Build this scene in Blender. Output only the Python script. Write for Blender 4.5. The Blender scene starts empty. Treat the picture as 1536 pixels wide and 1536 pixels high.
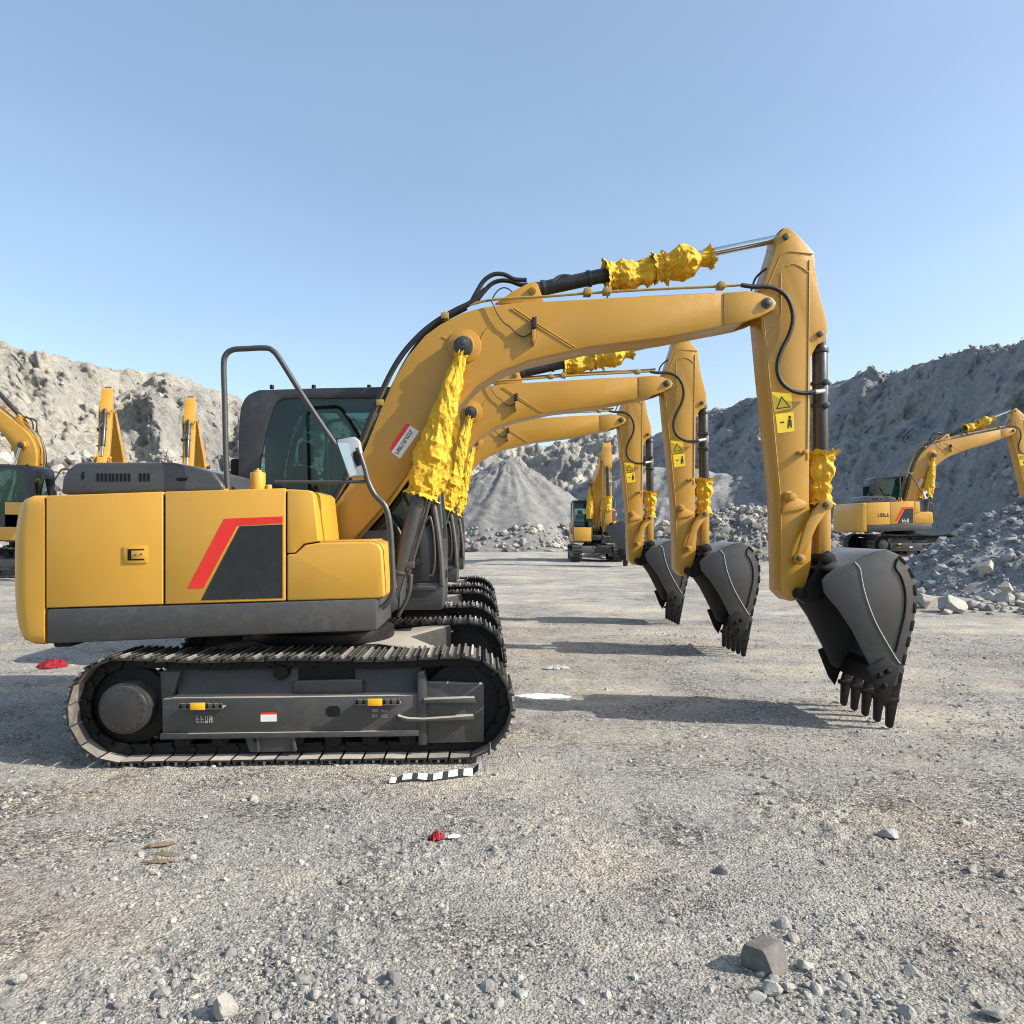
import bpy, bmesh, math, random
import numpy as np
from mathutils import Vector, Matrix

random.seed(7)
rng = np.random.default_rng(11)
R = math.radians
C = bpy.context.scene.collection
scene = bpy.context.scene

# ------------------------------------------------------------------ camera, sky, sun, exposure
EYE = 1.8                       # camera height
FPX, CXP, HYP = 1120.0, 768.0, 795.0   # focal length, centre column and horizon row of the survey used to size things
cam = bpy.data.cameras.new('camera')
cam.sensor_width = 36.0
cam.lens = 36.0 * FPX / 1536.0
cam.shift_y = (HYP - 768.0) / 1536.0
cam.clip_start = 0.05
cam.clip_end = 3000.0
camo = bpy.data.objects.new('camera', cam)
camo.location = (0, 0, EYE)
camo.rotation_euler = (R(90), 0, 0)
C.objects.link(camo)
scene.camera = camo

SUN_AZ, SUN_EL = R(13), R(34)   # sun to the right and a little behind the viewer
sdir = Vector((math.cos(SUN_EL) * math.cos(SUN_AZ), -math.cos(SUN_EL) * math.sin(SUN_AZ), math.sin(SUN_EL)))
world = bpy.data.worlds.new('World')
scene.world = world
world.use_nodes = True
wn = world.node_tree
wn.nodes.clear()
sky = wn.nodes.new('ShaderNodeTexSky')
sky.sky_type = 'NISHITA'
sky.sun_disc = False
sky.sun_elevation = SUN_EL
sky.sun_rotation = math.atan2(sdir.x, sdir.y)
sky.altitude = 200.0
sky.air_density = 1.0
sky.dust_density = 2.2
sky.ozone_density = 1.0
bg = wn.nodes.new('ShaderNodeBackground')
bg.inputs['Strength'].default_value = 0.14
wo = wn.nodes.new('ShaderNodeOutputWorld')
veil = wn.nodes.new('ShaderNodeVectorMath')      # constant pale haze added to the colour to brighten the sky
veil.operation = 'ADD'
veil.inputs[1].default_value = (0.48, 0.68, 0.82)
wn.links.new(sky.outputs[0], veil.inputs[0])
wtc = wn.nodes.new('ShaderNodeTexCoord')
wmp = wn.nodes.new('ShaderNodeMapping')
wmp.inputs['Scale'].default_value = (1.0, 1.0, 3.5)
wnz = wn.nodes.new('ShaderNodeTexNoise')
wnz.inputs['Scale'].default_value = 1.6
wnz.inputs['Detail'].default_value = 5.0
wn.links.new(wtc.outputs['Generated'], wmp.inputs['Vector'])
wn.links.new(wmp.outputs[0], wnz.inputs['Vector'])
wma = wn.nodes.new('ShaderNodeMapRange')
wma.inputs['From Min'].default_value = 0.3
wma.inputs['From Max'].default_value = 0.7
wma.inputs['To Min'].default_value = 0.965
wma.inputs['To Max'].default_value = 1.04
wn.links.new(wnz.outputs[0], wma.inputs['Value'])
wsc = wn.nodes.new('ShaderNodeVectorMath')
wsc.operation = 'SCALE'
wn.links.new(veil.outputs[0], wsc.inputs[0])
wn.links.new(wma.outputs[0], wsc.inputs['Scale'])
wn.links.new(wsc.outputs[0], bg.inputs['Color'])
wn.links.new(bg.outputs[0], wo.inputs['Surface'])

sl = bpy.data.lights.new('sun', 'SUN')
sl.energy = 5.0
sl.angle = R(0.5)
sl.color = (1.0, 0.94, 0.84)
so = bpy.data.objects.new('sun', sl)
so.rotation_euler = sdir.to_track_quat('Z', 'Y').to_euler()
so.location = (30, -10, 40)
C.objects.link(so)

scene.view_settings.view_transform = 'Standard'
scene.view_settings.look = 'None'
scene.view_settings.exposure = 0.52
scene.view_settings.gamma = 1.0
scene.cycles.pixel_filter_type = 'BLACKMAN_HARRIS'
scene.cycles.filter_width = 1.05
scene.cycles.max_bounces = 8
scene.cycles.transparent_max_bounces = 12

# ------------------------------------------------------------------ numpy noise
_perm = rng.permutation(256)
_perm = np.concatenate([_perm, _perm, _perm])
_grad = rng.normal(size=(256, 3))
_grad /= np.linalg.norm(_grad, axis=1)[:, None]

def perlin(x, y, z):
    xi, yi, zi = np.floor(x).astype(int), np.floor(y).astype(int), np.floor(z).astype(int)
    xf, yf, zf = x - xi, y - yi, z - zi
    u, v, w = [t * t * t * (t * (t * 6 - 15) + 10) for t in (xf, yf, zf)]
    out = 0
    for dx in (0, 1):
        for dy in (0, 1):
            for dz in (0, 1):
                h = _perm[(_perm[(_perm[(xi + dx) & 255] + yi + dy) & 255] + zi + dz) & 255]
                g = _grad[h]
                d = g[..., 0] * (xf - dx) + g[..., 1] * (yf - dy) + g[..., 2] * (zf - dz)
                out = out + d * (u if dx else 1 - u) * (v if dy else 1 - v) * (w if dz else 1 - w)
    return out

def fbm(x, y, z=None, octaves=4, gain=0.5, ridged=False):
    x = np.asarray(x, float)
    y = np.asarray(y, float)
    z = np.zeros_like(x) if z is None else np.asarray(z, float)
    a, f, s = 1.0, 1.0, 0
    for k in range(octaves):
        n = perlin(x * f + 17.3 * k, y * f - 9.1 * k, z * f + 3.7 * k)
        s = s + a * ((0.5 - np.abs(n) * 1.6) if ridged else n)
        a *= gain
        f *= 2.03
    return s

# ------------------------------------------------------------------ materials
def new_mat(name):
    m = bpy.data.materials.new(name)
    m.use_nodes = True
    nt = m.node_tree
    b = nt.nodes['Principled BSDF']
    return m, nt, b

def node(nt, kind, **kw):
    n = nt.nodes.new(kind)
    for k, v in kw.items():
        setattr(n, k, v)
    return n

def tex(nt, scale, detail=4, rough=0.6, coord='Object', vec=None, stretch=None):
    n = node(nt, 'ShaderNodeTexNoise')
    n.inputs['Scale'].default_value = scale
    n.inputs['Detail'].default_value = detail
    n.inputs['Roughness'].default_value = rough
    if vec is None:
        tc = node(nt, 'ShaderNodeTexCoord')
        vec = tc.outputs[coord]
    if stretch:
        mp = node(nt, 'ShaderNodeMapping')
        mp.inputs['Scale'].default_value = stretch
        nt.links.new(vec, mp.inputs['Vector'])
        vec = mp.outputs[0]
    nt.links.new(vec, n.inputs['Vector'])
    return n

def ramp(nt, src, stops):
    r = node(nt, 'ShaderNodeValToRGB')
    e = r.color_ramp.elements
    while len(e) < len(stops):
        e.new(0.5)
    for el, (p, c) in zip(e, stops):
        el.position = p
        el.color = (*c, 1) if len(c) == 3 else c
    nt.links.new(src, r.inputs['Fac'])
    return r

def mix(nt, fac, a, b, blend='MIX'):
    m = node(nt, 'ShaderNodeMix', data_type='RGBA', blend_type=blend)
    for sock, v in (('Factor', fac), ('A', a), ('B', b)):
        i = [s for s in m.inputs if s.name == sock and (s.type == 'VALUE' if sock == 'Factor' else s.type == 'RGBA')][0]
        if isinstance(v, (int, float)):
            i.default_value = v
        elif isinstance(v, tuple):
            i.default_value = (*v, 1) if len(v) == 3 else v
        else:
            nt.links.new(v, i)
    return [s for s in m.outputs if s.type == 'RGBA'][0]

def bump(nt, b, height, strength=0.3, dist=0.01, prev=None):
    n = node(nt, 'ShaderNodeBump')
    n.inputs['Strength'].default_value = strength
    n.inputs['Distance'].default_value = dist
    nt.links.new(height, n.inputs['Height'])
    if prev is not None:
        nt.links.new(prev, n.inputs['Normal'])
    nt.links.new(n.outputs[0], b.inputs['Normal'])
    return n.outputs[0]

def paint(name, col, rough=0.4, dust=0.25, dustcol=(0.42, 0.39, 0.33), coat=0.15, metallic=0.0, dscale=1.4, up_dust=None, island=False):
    m, nt, b = new_mat(name)
    n1 = tex(nt, dscale, 6, 0.65)
    n2 = tex(nt, 14.0, 5, 0.7)
    var = mix(nt, n1.outputs['Fac'], tuple(c * 0.88 for c in col), tuple(min(1, c * 1.08) for c in col))
    f = ramp(nt, n2.outputs['Fac'], [(0.42, (0, 0, 0)), (0.75, (dust,) * 3)])
    f2 = ramp(nt, n1.outputs['Fac'], [(0.40, (0.15,) * 3), (0.66, (1, 1, 1))])
    fac = mix(nt, 1.0, f.outputs[0], f2.outputs[0], 'MULTIPLY')
    geo = node(nt, 'ShaderNodeNewGeometry')           # dust that has settled on level surfaces
    sep = node(nt, 'ShaderNodeSeparateXYZ')
    nt.links.new(geo.outputs['Normal'], sep.inputs[0])
    up = ramp(nt, sep.outputs['Z'], [(0.75, (0, 0, 0)), (0.98, (min(1, dust * 1.6) if up_dust is None else up_dust,) * 3)])
    fac = mix(nt, 1.0, fac, up.outputs[0], 'ADD')
    col2 = mix(nt, fac, var, dustcol)
    if island:
        r_i = ramp(nt, geo.outputs['Random Per Island'], [(0, (0.6, 0.6, 0.6)), (1, (1.2, 1.2, 1.2))])
        col2 = mix(nt, 1.0, col2, r_i.outputs[0], 'MULTIPLY')
    nt.links.new(col2, b.inputs['Base Color'])
    rr = ramp(nt, n2.outputs['Fac'], [(0.3, (rough * 0.85,) * 3), (0.8, (min(1, rough * 1.35),) * 3)])
    nt.links.new(rr.outputs[0], b.inputs['Roughness'])
    b.inputs['Metallic'].default_value = metallic
    b.inputs['Coat Weight'].default_value = coat
    b.inputs['Coat Roughness'].default_value = 0.25
    n3 = tex(nt, 2.2, 2, 0.5)
    bump(nt, b, n3.outputs['Fac'], 0.05, 0.02)
    return m

def plain(name, col, rough=0.6, metallic=0.0):
    m, nt, b = new_mat(name)
    n1 = tex(nt, 9.0, 4, 0.6)
    c = mix(nt, n1.outputs['Fac'], tuple(x * 0.8 for x in col), tuple(min(1, x * 1.15) for x in col))
    nt.links.new(c, b.inputs['Base Color'])
    b.inputs['Roughness'].default_value = rough
    b.inputs['Metallic'].default_value = metallic
    return m

M = {}
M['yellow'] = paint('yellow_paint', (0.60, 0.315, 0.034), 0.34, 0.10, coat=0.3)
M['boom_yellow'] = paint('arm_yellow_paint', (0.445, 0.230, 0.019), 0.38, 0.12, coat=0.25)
M['grey'] = paint('dark_grey_paint', (0.058, 0.055, 0.053), 0.42, 0.10, up_dust=0.5)
M['hood_grey'] = paint('hood_grey_paint', (0.048, 0.049, 0.052), 0.28, 0.08, up_dust=0.2)
M['cab_grey'] = paint('cab_grey_paint', (0.027, 0.027, 0.031), 0.36, 0.10, up_dust=0.2)
M['frame_grey'] = paint('undercarriage_grey_paint', (0.044, 0.043, 0.042), 0.5, 0.10, dustcol=(0.40, 0.375, 0.32), up_dust=0.9)
M['rail_grey'] = paint('rail_grey_paint', (0.045, 0.045, 0.046), 0.38, 0.04, up_dust=0.1)
M['bucket_grey'] = paint('bucket_grey_paint', (0.043, 0.042, 0.042), 0.36, 0.08, up_dust=0.25)
M['black'] = paint('black_steel', (0.006, 0.006, 0.0065), 0.5, 0.03, up_dust=0.05)
M['barrel'] = paint('cylinder_barrel_paint', (0.030, 0.029, 0.029), 0.34, 0.05, up_dust=0.12)
M['decal_black'] = paint('black_vinyl', (0.016, 0.018, 0.020), 0.4, 0.04, coat=0)
M['red'] = plain('red_vinyl', (0.72, 0.030, 0.022), 0.4)
M['white'] = plain('white_vinyl', (0.72, 0.72, 0.70), 0.5)
M['stencil'] = plain('worn_stencil_paint', (0.34, 0.34, 0.33), 0.6)
M['decal_yellow'] = plain('warning_yellow_vinyl', (0.80, 0.56, 0.02), 0.45)
M['rubber'] = plain('black_rubber', (0.014, 0.014, 0.014), 0.5)
M['pin'] = plain('pin_steel', (0.09, 0.085, 0.08), 0.45, 0.6)
M['chrome'] = plain('chrome_rod', (0.62, 0.64, 0.66), 0.16, 1.0)
M['brass'] = plain('hard_line_paint', (0.33, 0.22, 0.06), 0.45)
M['silver'] = plain('mirror_shell', (0.42, 0.43, 0.44), 0.3, 0.3)
M['reflector'] = plain('amber_reflector', (0.85, 0.45, 0.01), 0.3)
M['shoe_dusty'] = paint('dusty_track_steel', (0.12, 0.11, 0.095), 0.75, 0.8, dustcol=(0.40, 0.365, 0.31), coat=0, dscale=3.0, up_dust=0.75, island=True)
M['shoe_dark'] = paint('track_steel', (0.016, 0.0155, 0.015), 0.6, 0.08, coat=0, up_dust=0.25)
M['seat'] = plain('seat_fabric', (0.03, 0.03, 0.032), 0.9)
M['plastic_sheet'] = plain('pale_seat_cover', (0.30, 0.42, 0.44), 0.5)

def glass_mat():
    m, nt, b = new_mat('tinted_glass')
    nt.nodes.remove(b)
    out = [n for n in nt.nodes if n.type == 'OUTPUT_MATERIAL'][0]
    tr = node(nt, 'ShaderNodeBsdfTransparent')
    tr.inputs[0].default_value = (0.48, 0.63, 0.61, 1)
    gl = node(nt, 'ShaderNodeBsdfGlossy')
    gl.inputs['Color'].default_value = (0.9, 0.95, 0.95, 1)
    gl.inputs['Roughness'].default_value = 0.03
    fr = node(nt, 'ShaderNodeFresnel')
    fr.inputs['IOR'].default_value = 1.5
    ms = node(nt, 'ShaderNodeMixShader')
    nt.links.new(fr.outputs[0], ms.inputs[0])
    nt.links.new(tr.outputs[0], ms.inputs[1])
    nt.links.new(gl.outputs[0], ms.inputs[2])
    nt.links.new(ms.outputs[0], out.inputs['Surface'])
    return m
M['glass'] = glass_mat()

def wrap_mat():
    m, nt, b = new_mat('yellow_plastic_wrap')
    n1 = tex(nt, 9.0, 5, 0.6)
    c = mix(nt, n1.outputs['Fac'], (0.60, 0.335, 0.018), (0.70, 0.44, 0.035))
    nt.links.new(c, b.inputs['Base Color'])
    b.inputs['Roughness'].default_value = 0.68
    b.inputs['Specular IOR Level'].default_value = 0.3
    b.inputs['Subsurface Weight'].default_value = 0.2
    b.inputs['Subsurface Radius'].default_value = (0.03, 0.02, 0.004)
    n2 = tex(nt, 34.0, 7, 0.72)
    n3 = tex(nt, 260.0, 2, 0.5)
    nrm = bump(nt, b, n2.outputs['Fac'], 0.6, 0.012)
    bump(nt, b, n3.outputs['Fac'], 0.25, 0.002, nrm)
    return m
M['wrap'] = wrap_mat()
M['black'].node_tree.nodes['Principled BSDF'].inputs['Specular IOR Level'].default_value = 0.25
M['black'].node_tree.nodes['Principled BSDF'].inputs['Coat Weight'].default_value = 0.0

def ground_mat():
    m, nt, b = new_mat('gravel_ground')
    tc = node(nt, 'ShaderNodeTexCoord')
    v = tc.outputs['Object']
    big = tex(nt, 0.33, 5, 0.6, vec=v)
    mid = tex(nt, 1.7, 6, 0.65, vec=v)
    tintn = tex(nt, 0.55, 3, 0.5, vec=v, stretch=(1, 1.3, 1))
    fine = tex(nt, 22.0, 8, 0.75, vec=v)
    vo = node(nt, 'ShaderNodeTexVoronoi')
    vo.inputs['Scale'].default_value = 62.0
    vo.inputs['Randomness'].default_value = 1.0
    nt.links.new(v, vo.inputs['Vector'])
    vo2 = node(nt, 'ShaderNodeTexVoronoi')
    vo2.inputs['Scale'].default_value = 24.0
    nt.links.new(v, vo2.inputs['Vector'])
    base = ramp(nt, big.outputs['Fac'], [(0.32, (0.305, 0.297, 0.283)), (0.5, (0.392, 0.376, 0.350)), (0.66, (0.52, 0.49, 0.428))])
    tint = ramp(nt, tintn.outputs['Fac'], [(0.30, (0.95, 0.98, 1.0)), (0.45, (1, 1, 0.98)), (0.55, (1.0, 0.98, 0.94)), (0.63, (1.05, 0.97, 0.92)), (0.74, (1.04, 1.02, 0.84))])
    c = mix(nt, 1.0, base.outputs[0], tint.outputs[0], 'MULTIPLY')
    midr = ramp(nt, mid.outputs['Fac'], [(0.30, (0.70, 0.70, 0.72)), (0.5, (1, 1, 1)), (0.72, (1.16, 1.14, 1.10))])
    c = mix(nt, 1.0, c, midr.outputs[0], 'MULTIPLY')
    streak = tex(nt, 1.0, 5, 0.6, vec=v, stretch=(0.28, 1.2, 1))
    sr = ramp(nt, streak.outputs['Fac'], [(0.36, (0.90, 0.90, 0.90)), (0.5, (1, 1, 1)), (0.64, (1.13, 1.11, 1.05))])
    c = mix(nt, 1.0, c, sr.outputs[0], 'MULTIPLY')
    stain = tex(nt, 0.9, 6, 0.72, vec=v, stretch=(1.0, 0.8, 1))
    stn = ramp(nt, stain.outputs['Fac'], [(0.28, (0.66, 0.63, 0.63)), (0.40, (1, 1, 1)), (0.60, (1, 1, 1)), (0.70, (1.28, 1.22, 1.06))])
    c = mix(nt, 1.0, c, stn.outputs[0], 'MULTIPLY')
    # single pebbles: own grey per cell, the darkest standing in for shadow specks
    sepc = node(nt, 'ShaderNodeSeparateColor')
    nt.links.new(vo.outputs['Color'], sepc.inputs[0])
    peb = ramp(nt, sepc.outputs[0], [(0.0, (0.14, 0.14, 0.15)), (0.26, (0.60, 0.60, 0.60)), (0.66, (1.14, 1.13, 1.09)), (1.0, (1.95, 1.90, 1.78))])
    # pebbly versus packed-dust areas
    am = node(nt, 'ShaderNodeMath', operation='ADD')
    nt.links.new(mid.outputs['Fac'], am.inputs[0])
    nt.links.new(big.outputs['Fac'], am.inputs[1])
    area = ramp(nt, am.outputs[0], [(0.86, (1.0,) * 3), (1.12, (0.22,) * 3)])
    pc = mix(nt, area.outputs[0], (1, 1, 1), peb.outputs[0])
    c = mix(nt, 1.0, c, pc, 'MULTIPLY')
    fr = ramp(nt, fine.outputs['Fac'], [(0.32, (0.30,) * 3), (0.46, (1, 1, 1)), (0.70, (1.40,) * 3)])  # fine hollows darkened in the colour to stand in for pit shadows
    c = mix(nt, 1.0, c, fr.outputs[0], 'MULTIPLY')
    nt.links.new(c, b.inputs['Base Color'])
    b.inputs['Roughness'].default_value = 0.95
    b.inputs['Specular IOR Level'].default_value = 0.2
    nrm = bump(nt, b, fine.outputs['Fac'], 1.0, 0.03)
    inv = node(nt, 'ShaderNodeMath', operation='SUBTRACT')
    inv.inputs[0].default_value = 1.0
    nt.links.new(vo.outputs['Distance'], inv.inputs[1])
    nrm = bump(nt, b, inv.outputs[0], 1.0, 0.02, nrm)
    inv2 = node(nt, 'ShaderNodeMath', operation='SUBTRACT')
    inv2.inputs[0].default_value = 1.0
    nt.links.new(vo2.outputs['Distance'], inv2.inputs[1])
    bump(nt, b, inv2.outputs[0], 0.5, 0.015, nrm)
    return m
M['ground'] = ground_mat()

def rock_mat(name, lo, hi, per_island=True, scale=6.0, bstr=0.6, bdist=0.03):
    m, nt, b = new_mat(name)
    n1 = tex(nt, scale, 6, 0.65)
    c = ramp(nt, n1.outputs['Fac'], [(0.3, lo), (0.7, hi)]).outputs[0]
    if per_island:
        geo = node(nt, 'ShaderNodeNewGeometry')
        r = ramp(nt, geo.outputs['Random Per Island'], [(0.0, (0.55, 0.55, 0.57)), (0.5, (0.95, 0.95, 0.95)), (1.0, (1.3, 1.28, 1.22))])
        c = mix(nt, 1.0, c, r.outputs[0], 'MULTIPLY')
    nt.links.new(c, b.inputs['Base Color'])
    b.inputs['Roughness'].default_value = 0.92
    b.inputs['Specular IOR Level'].default_value = 0.25
    n2 = tex(nt, scale * 5, 6, 0.7)
    bump(nt, b, n2.outputs['Fac'], bstr, bdist)
    return m
M['pebble'] = rock_mat('pebbles', (0.24, 0.235, 0.225), (0.36, 0.345, 0.315), True, 8.0, 0.4, 0.004)
M['boulder'] = rock_mat('boulder_stone', (0.215, 0.212, 0.205), (0.34, 0.328, 0.30), True, 5.0, 0.7, 0.02)
M['rubble_pale'] = rock_mat('pale_rubble', (0.24, 0.235, 0.222), (0.39, 0.37, 0.33), True, 3.0, 0.6, 0.05)
M['rubble_dark'] = rock_mat('grey_rubble', (0.20, 0.205, 0.21), (0.34, 0.34, 0.34), True, 3.0, 0.6, 0.05)

def hill_mat(name, lo, mid_, hi, scale=0.16, streak=(1, 1, 0.25), bdist=0.6):
    m, nt, b = new_mat(name)
    n1 = tex(nt, scale, 8, 0.68, stretch=streak)
    n2 = tex(nt, scale * 7, 8, 0.7)
    n3 = tex(nt, scale * 30, 6, 0.7)
    vo = node(nt, 'ShaderNodeTexVoronoi')
    vo.inputs['Scale'].default_value = scale * 16
    tc = node(nt, 'ShaderNodeTexCoord')
    nt.links.new(tc.outputs['Object'], vo.inputs['Vector'])
    c = ramp(nt, n1.outputs['Fac'], [(0.34, lo), (0.5, mid_), (0.66, hi)]).outputs[0]
    r2 = ramp(nt, n2.outputs['Fac'], [(0.28, (0.62, 0.62, 0.64)), (0.5, (1, 1, 1)), (0.72, (1.2, 1.19, 1.15))])
    c = mix(nt, 1.0, c, r2.outputs[0], 'MULTIPLY')
    r3 = ramp(nt, n3.outputs['Fac'], [(0.3, (0.7,) * 3), (0.5, (1, 1, 1)), (0.7, (1.2,) * 3)])
    c = mix(nt, 1.0, c, r3.outputs[0], 'MULTIPLY')
    nt.links.new(c, b.inputs['Base Color'])
    b.inputs['Roughness'].default_value = 0.95
    b.inputs['Specular IOR Level'].default_value = 0.15
    nrm = bump(nt, b, n2.outputs['Fac'], 0.8, bdist)
    bump(nt, b, n3.outputs['Fac'], 0.7, bdist * 0.3, nrm)
    return m
M['hill_pale'] = hill_mat('pale_quarry_rock', (0.215, 0.21, 0.20), (0.32, 0.307, 0.275), (0.45, 0.415, 0.335), 0.13, (1, 1, 0.4), 0.7)
M['hill_dark'] = hill_mat('grey_quarry_spoil', (0.18, 0.183, 0.184), (0.24, 0.24, 0.236), (0.32, 0.314, 0.30), 0.07, (1, 1, 0.5), 0.35)
M['pile_grey'] = hill_mat('grey_gravel', (0.165, 0.165, 0.16), (0.205, 0.203, 0.193), (0.25, 0.245, 0.228), 0.5, (1, 1, 0.3), 0.10)
M['pile_dark'] = hill_mat('dark_gravel', (0.20, 0.203, 0.21), (0.26, 0.263, 0.265), (0.32, 0.318, 0.312), 0.9, (1, 1, 0.6), 0.08)

# ------------------------------------------------------------------ mesh building
class MB:
    def __init__(s):
        s.v, s.f, s.m = [], [], []
    def add(s, vs, fs, mi=0):
        o = len(s.v)
        s.v += [tuple(p) for p in vs]
        s.f += [tuple(i + o for i in f) for f in fs]
        s.m += [mi] * len(fs)
        return s
    def box(s, u0, u1, v0, v1, z0, z1, mi=0, M4=None):
        vs = [Vector((u, v, z)) for u in (u0, u1) for v in (v0, v1) for z in (z0, z1)]
        if M4 is not None:
            vs = [M4 @ p for p in vs]
        return s.add(vs, [(0, 1, 3, 2), (4, 6, 7, 5), (0, 4, 5, 1), (2, 3, 7, 6), (0, 2, 6, 4), (1, 5, 7, 3)], mi)
    def prism(s, pts, a0, a1, axis='v', mi=0):
        n = len(pts)
        area = sum(pts[i][0] * pts[(i + 1) % n][1] - pts[(i + 1) % n][0] * pts[i][1] for i in range(n))
        if area < 0:
            pts = pts[::-1]
        if axis == 'v':
            f = lambda p, a: (p[0], a, p[1])
            lo, hi = min(a0, a1), max(a0, a1)
        elif axis == 'z':
            f = lambda p, a: (p[0], p[1], a)
            lo, hi = max(a0, a1), min(a0, a1)
        else:
            f = lambda p, a: (a, p[0], p[1])
            lo, hi = max(a0, a1), min(a0, a1)
        vs = [f(p, lo) for p in pts] + [f(p, hi) for p in pts]
        fs = [tuple(range(n)), tuple(range(2 * n - 1, n - 1, -1))]
        fs += [(i, i + n, (i + 1) % n + n, (i + 1) % n) for i in range(n)]
        return s.add(vs, fs, mi)
    def cyl(s, p0, p1, r0, r1=None, seg=24, mi=0, cap=True):
        r1 = r0 if r1 is None else r1
        p0, p1 = Vector(p0), Vector(p1)
        q = (p1 - p0).to_track_quat('Z', 'Y')
        vs = []
        for p, r in ((p0, r0), (p1, r1)):
            for k in range(seg):
                a = 2 * math.pi * k / seg
                vs.append(p + q @ Vector((r * math.cos(a), r * math.sin(a), 0)))
        fs = [(k, (k + 1) % seg, (k + 1) % seg + seg, k + seg) for k in range(seg)]
        if cap:
            fs += [tuple(range(seg - 1, -1, -1)), tuple(range(seg, 2 * seg))]
        return s.add(vs, fs, mi)
    def tube(s, pts, r, seg=10, smooth=6, mi=0):
        pts = [Vector(p) for p in pts]
        if smooth > 1:
            pts = catmull(pts, smooth)
        n = len(pts)
        vs, up = [], None
        for i, p in enumerate(pts):
            t = (pts[min(i + 1, n - 1)] - pts[max(i - 1, 0)]).normalized()
            if up is None:
                up = t.orthogonal().normalized()
            up = (up - t * up.dot(t)).normalized()
            w = t.cross(up)
            for k in range(seg):
                a = 2 * math.pi * k / seg
                vs.append(p + up * (r * math.cos(a)) + w * (r * math.sin(a)))
        fs = []
        for i in range(n - 1):
            for k in range(seg):
                a, b_ = i * seg + k, i * seg + (k + 1) % seg
                fs.append((a, b_, b_ + seg, a + seg))
        fs += [tuple(range(seg - 1, -1, -1)), tuple(range((n - 1) * seg, n * seg))]
        return s.add(vs, fs, mi)
    def build(s, name, mat, parent=None, bevel=0.0, seg=2, angle=35, flat=False):
        me = bpy.data.meshes.new(name)
        me.from_pydata(s.v, [], s.f)
        mats = mat if isinstance(mat, (list, tuple)) else [mat]
        for m in mats:
            me.materials.append(m)
        me.polygons.foreach_set('material_index', s.m)
        if bevel > 0:
            bm = bmesh.new()
            bm.from_mesh(me)
            es = [e for e in bm.edges if len(e.link_faces) == 2 and e.calc_face_angle(0) > R(28)]
            bmesh.ops.bevel(bm, geom=es, offset=bevel, segments=seg, profile=0.5, affect='EDGES', clamp_overlap=True)
            bm.to_mesh(me)
            bm.free()
        if not flat:
            me.polygons.foreach_set('use_smooth', [True] * len(me.polygons))
            me.set_sharp_from_angle(angle=R(angle))
        me.update()
        o = bpy.data.objects.new(name, me)
        C.objects.link(o)
        if parent is not None:
            o.parent = parent
        return o

def catmull(pts, sub):
    out = []
    n = len(pts)
    for i in range(n - 1):
        p0, p1, p2, p3 = pts[max(i - 1, 0)], pts[i], pts[i + 1], pts[min(i + 2, n - 1)]
        for k in range(sub):
            t = k / sub
            out.append(0.5 * ((2 * p1) + (p2 - p0) * t + (2 * p0 - 5 * p1 + 4 * p2 - p3) * t * t + (3 * p1 - p0 - 3 * p2 + p3) * t ** 3))
    out.append(pts[-1])
    return out

def tag(o, label=None, cat=None, group=None, kind=None):
    for k, v in (('label', label), ('category', cat), ('group', group), ('kind', kind)):
        if v:
            o[k] = v
    return o

def empty(name, loc=(0, 0, 0), rz=0.0):
    o = bpy.data.objects.new(name, None)
    o.empty_display_size = 0.3
    o.location = loc
    o.rotation_euler = (0, 0, rz)
    C.objects.link(o)
    return o

def np_mesh(name, verts, faces, mat, smooth=True):
    verts = np.asarray(verts, np.float32)
    faces = np.asarray(faces, np.int32)
    me = bpy.data.meshes.new(name)
    me.vertices.add(len(verts))
    me.vertices.foreach_set('co', verts.ravel())
    nf, k = faces.shape
    me.loops.add(nf * k)
    me.loops.foreach_set('vertex_index', faces.ravel())
    me.polygons.add(nf)
    me.polygons.foreach_set('loop_start', np.arange(nf, dtype=np.int32) * k)
    me.polygons.foreach_set('use_smooth', np.full(nf, smooth, bool))
    me.materials.append(mat)
    me.update(calc_edges=True)
    o = bpy.data.objects.new(name, me)
    C.objects.link(o)
    return o

def grid_faces(ns, nt):
    i = np.arange(ns - 1)[:, None] * nt + np.arange(nt - 1)[None, :]
    return np.stack([i, i + nt, i + nt + 1, i + 1], -1).reshape(-1, 4)

# ------------------------------------------------------------------ ground
MX, MY, YAW = -1.754, 7.02, R(2.15)      # slewing axis of the nearest excavator, its heading
def rise(x, y):
    return 0.62 * np.exp(-(((x - 19.5) / 9.0) ** 2 + ((y - 37.0) / 8.0) ** 2) ** 1.5)

def ground_z(x, y):
    x = np.asarray(x, float)
    y = np.asarray(y, float)
    d = np.hypot(x, y)
    z = rise(x, y)
    soft = 0.018 * fbm(x * 1.3, y * 1.3, octaves=3)
    rough = 0.024 * fbm(x * 7.0, y * 7.0, octaves=4, gain=0.6) * np.clip(1.2 - d / 22.0, 0.15, 1)
    patch = np.clip(fbm(x * 0.8 + 40, y * 0.8, octaves=3) * 2.4 + 0.45, 0.08, 1.25)
    lumps = 0.020 * np.maximum(fbm(x * 16.0, y * 16.0, octaves=3), 0) * np.clip(1 - d / 10.0, 0, 1)
    ruts = 0.02 * fbm(x * 0.22 + 3, y * 2.2, octaves=3) * np.clip((d - 8.0) / 8.0, 0, 1)
    far = 0.10 * fbm(x * 0.12, y * 0.12, octaves=3) * np.clip((d - 18) / 20, 0, 1)
    return z + soft + (rough + lumps) * patch + ruts + far - 0.008

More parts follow.
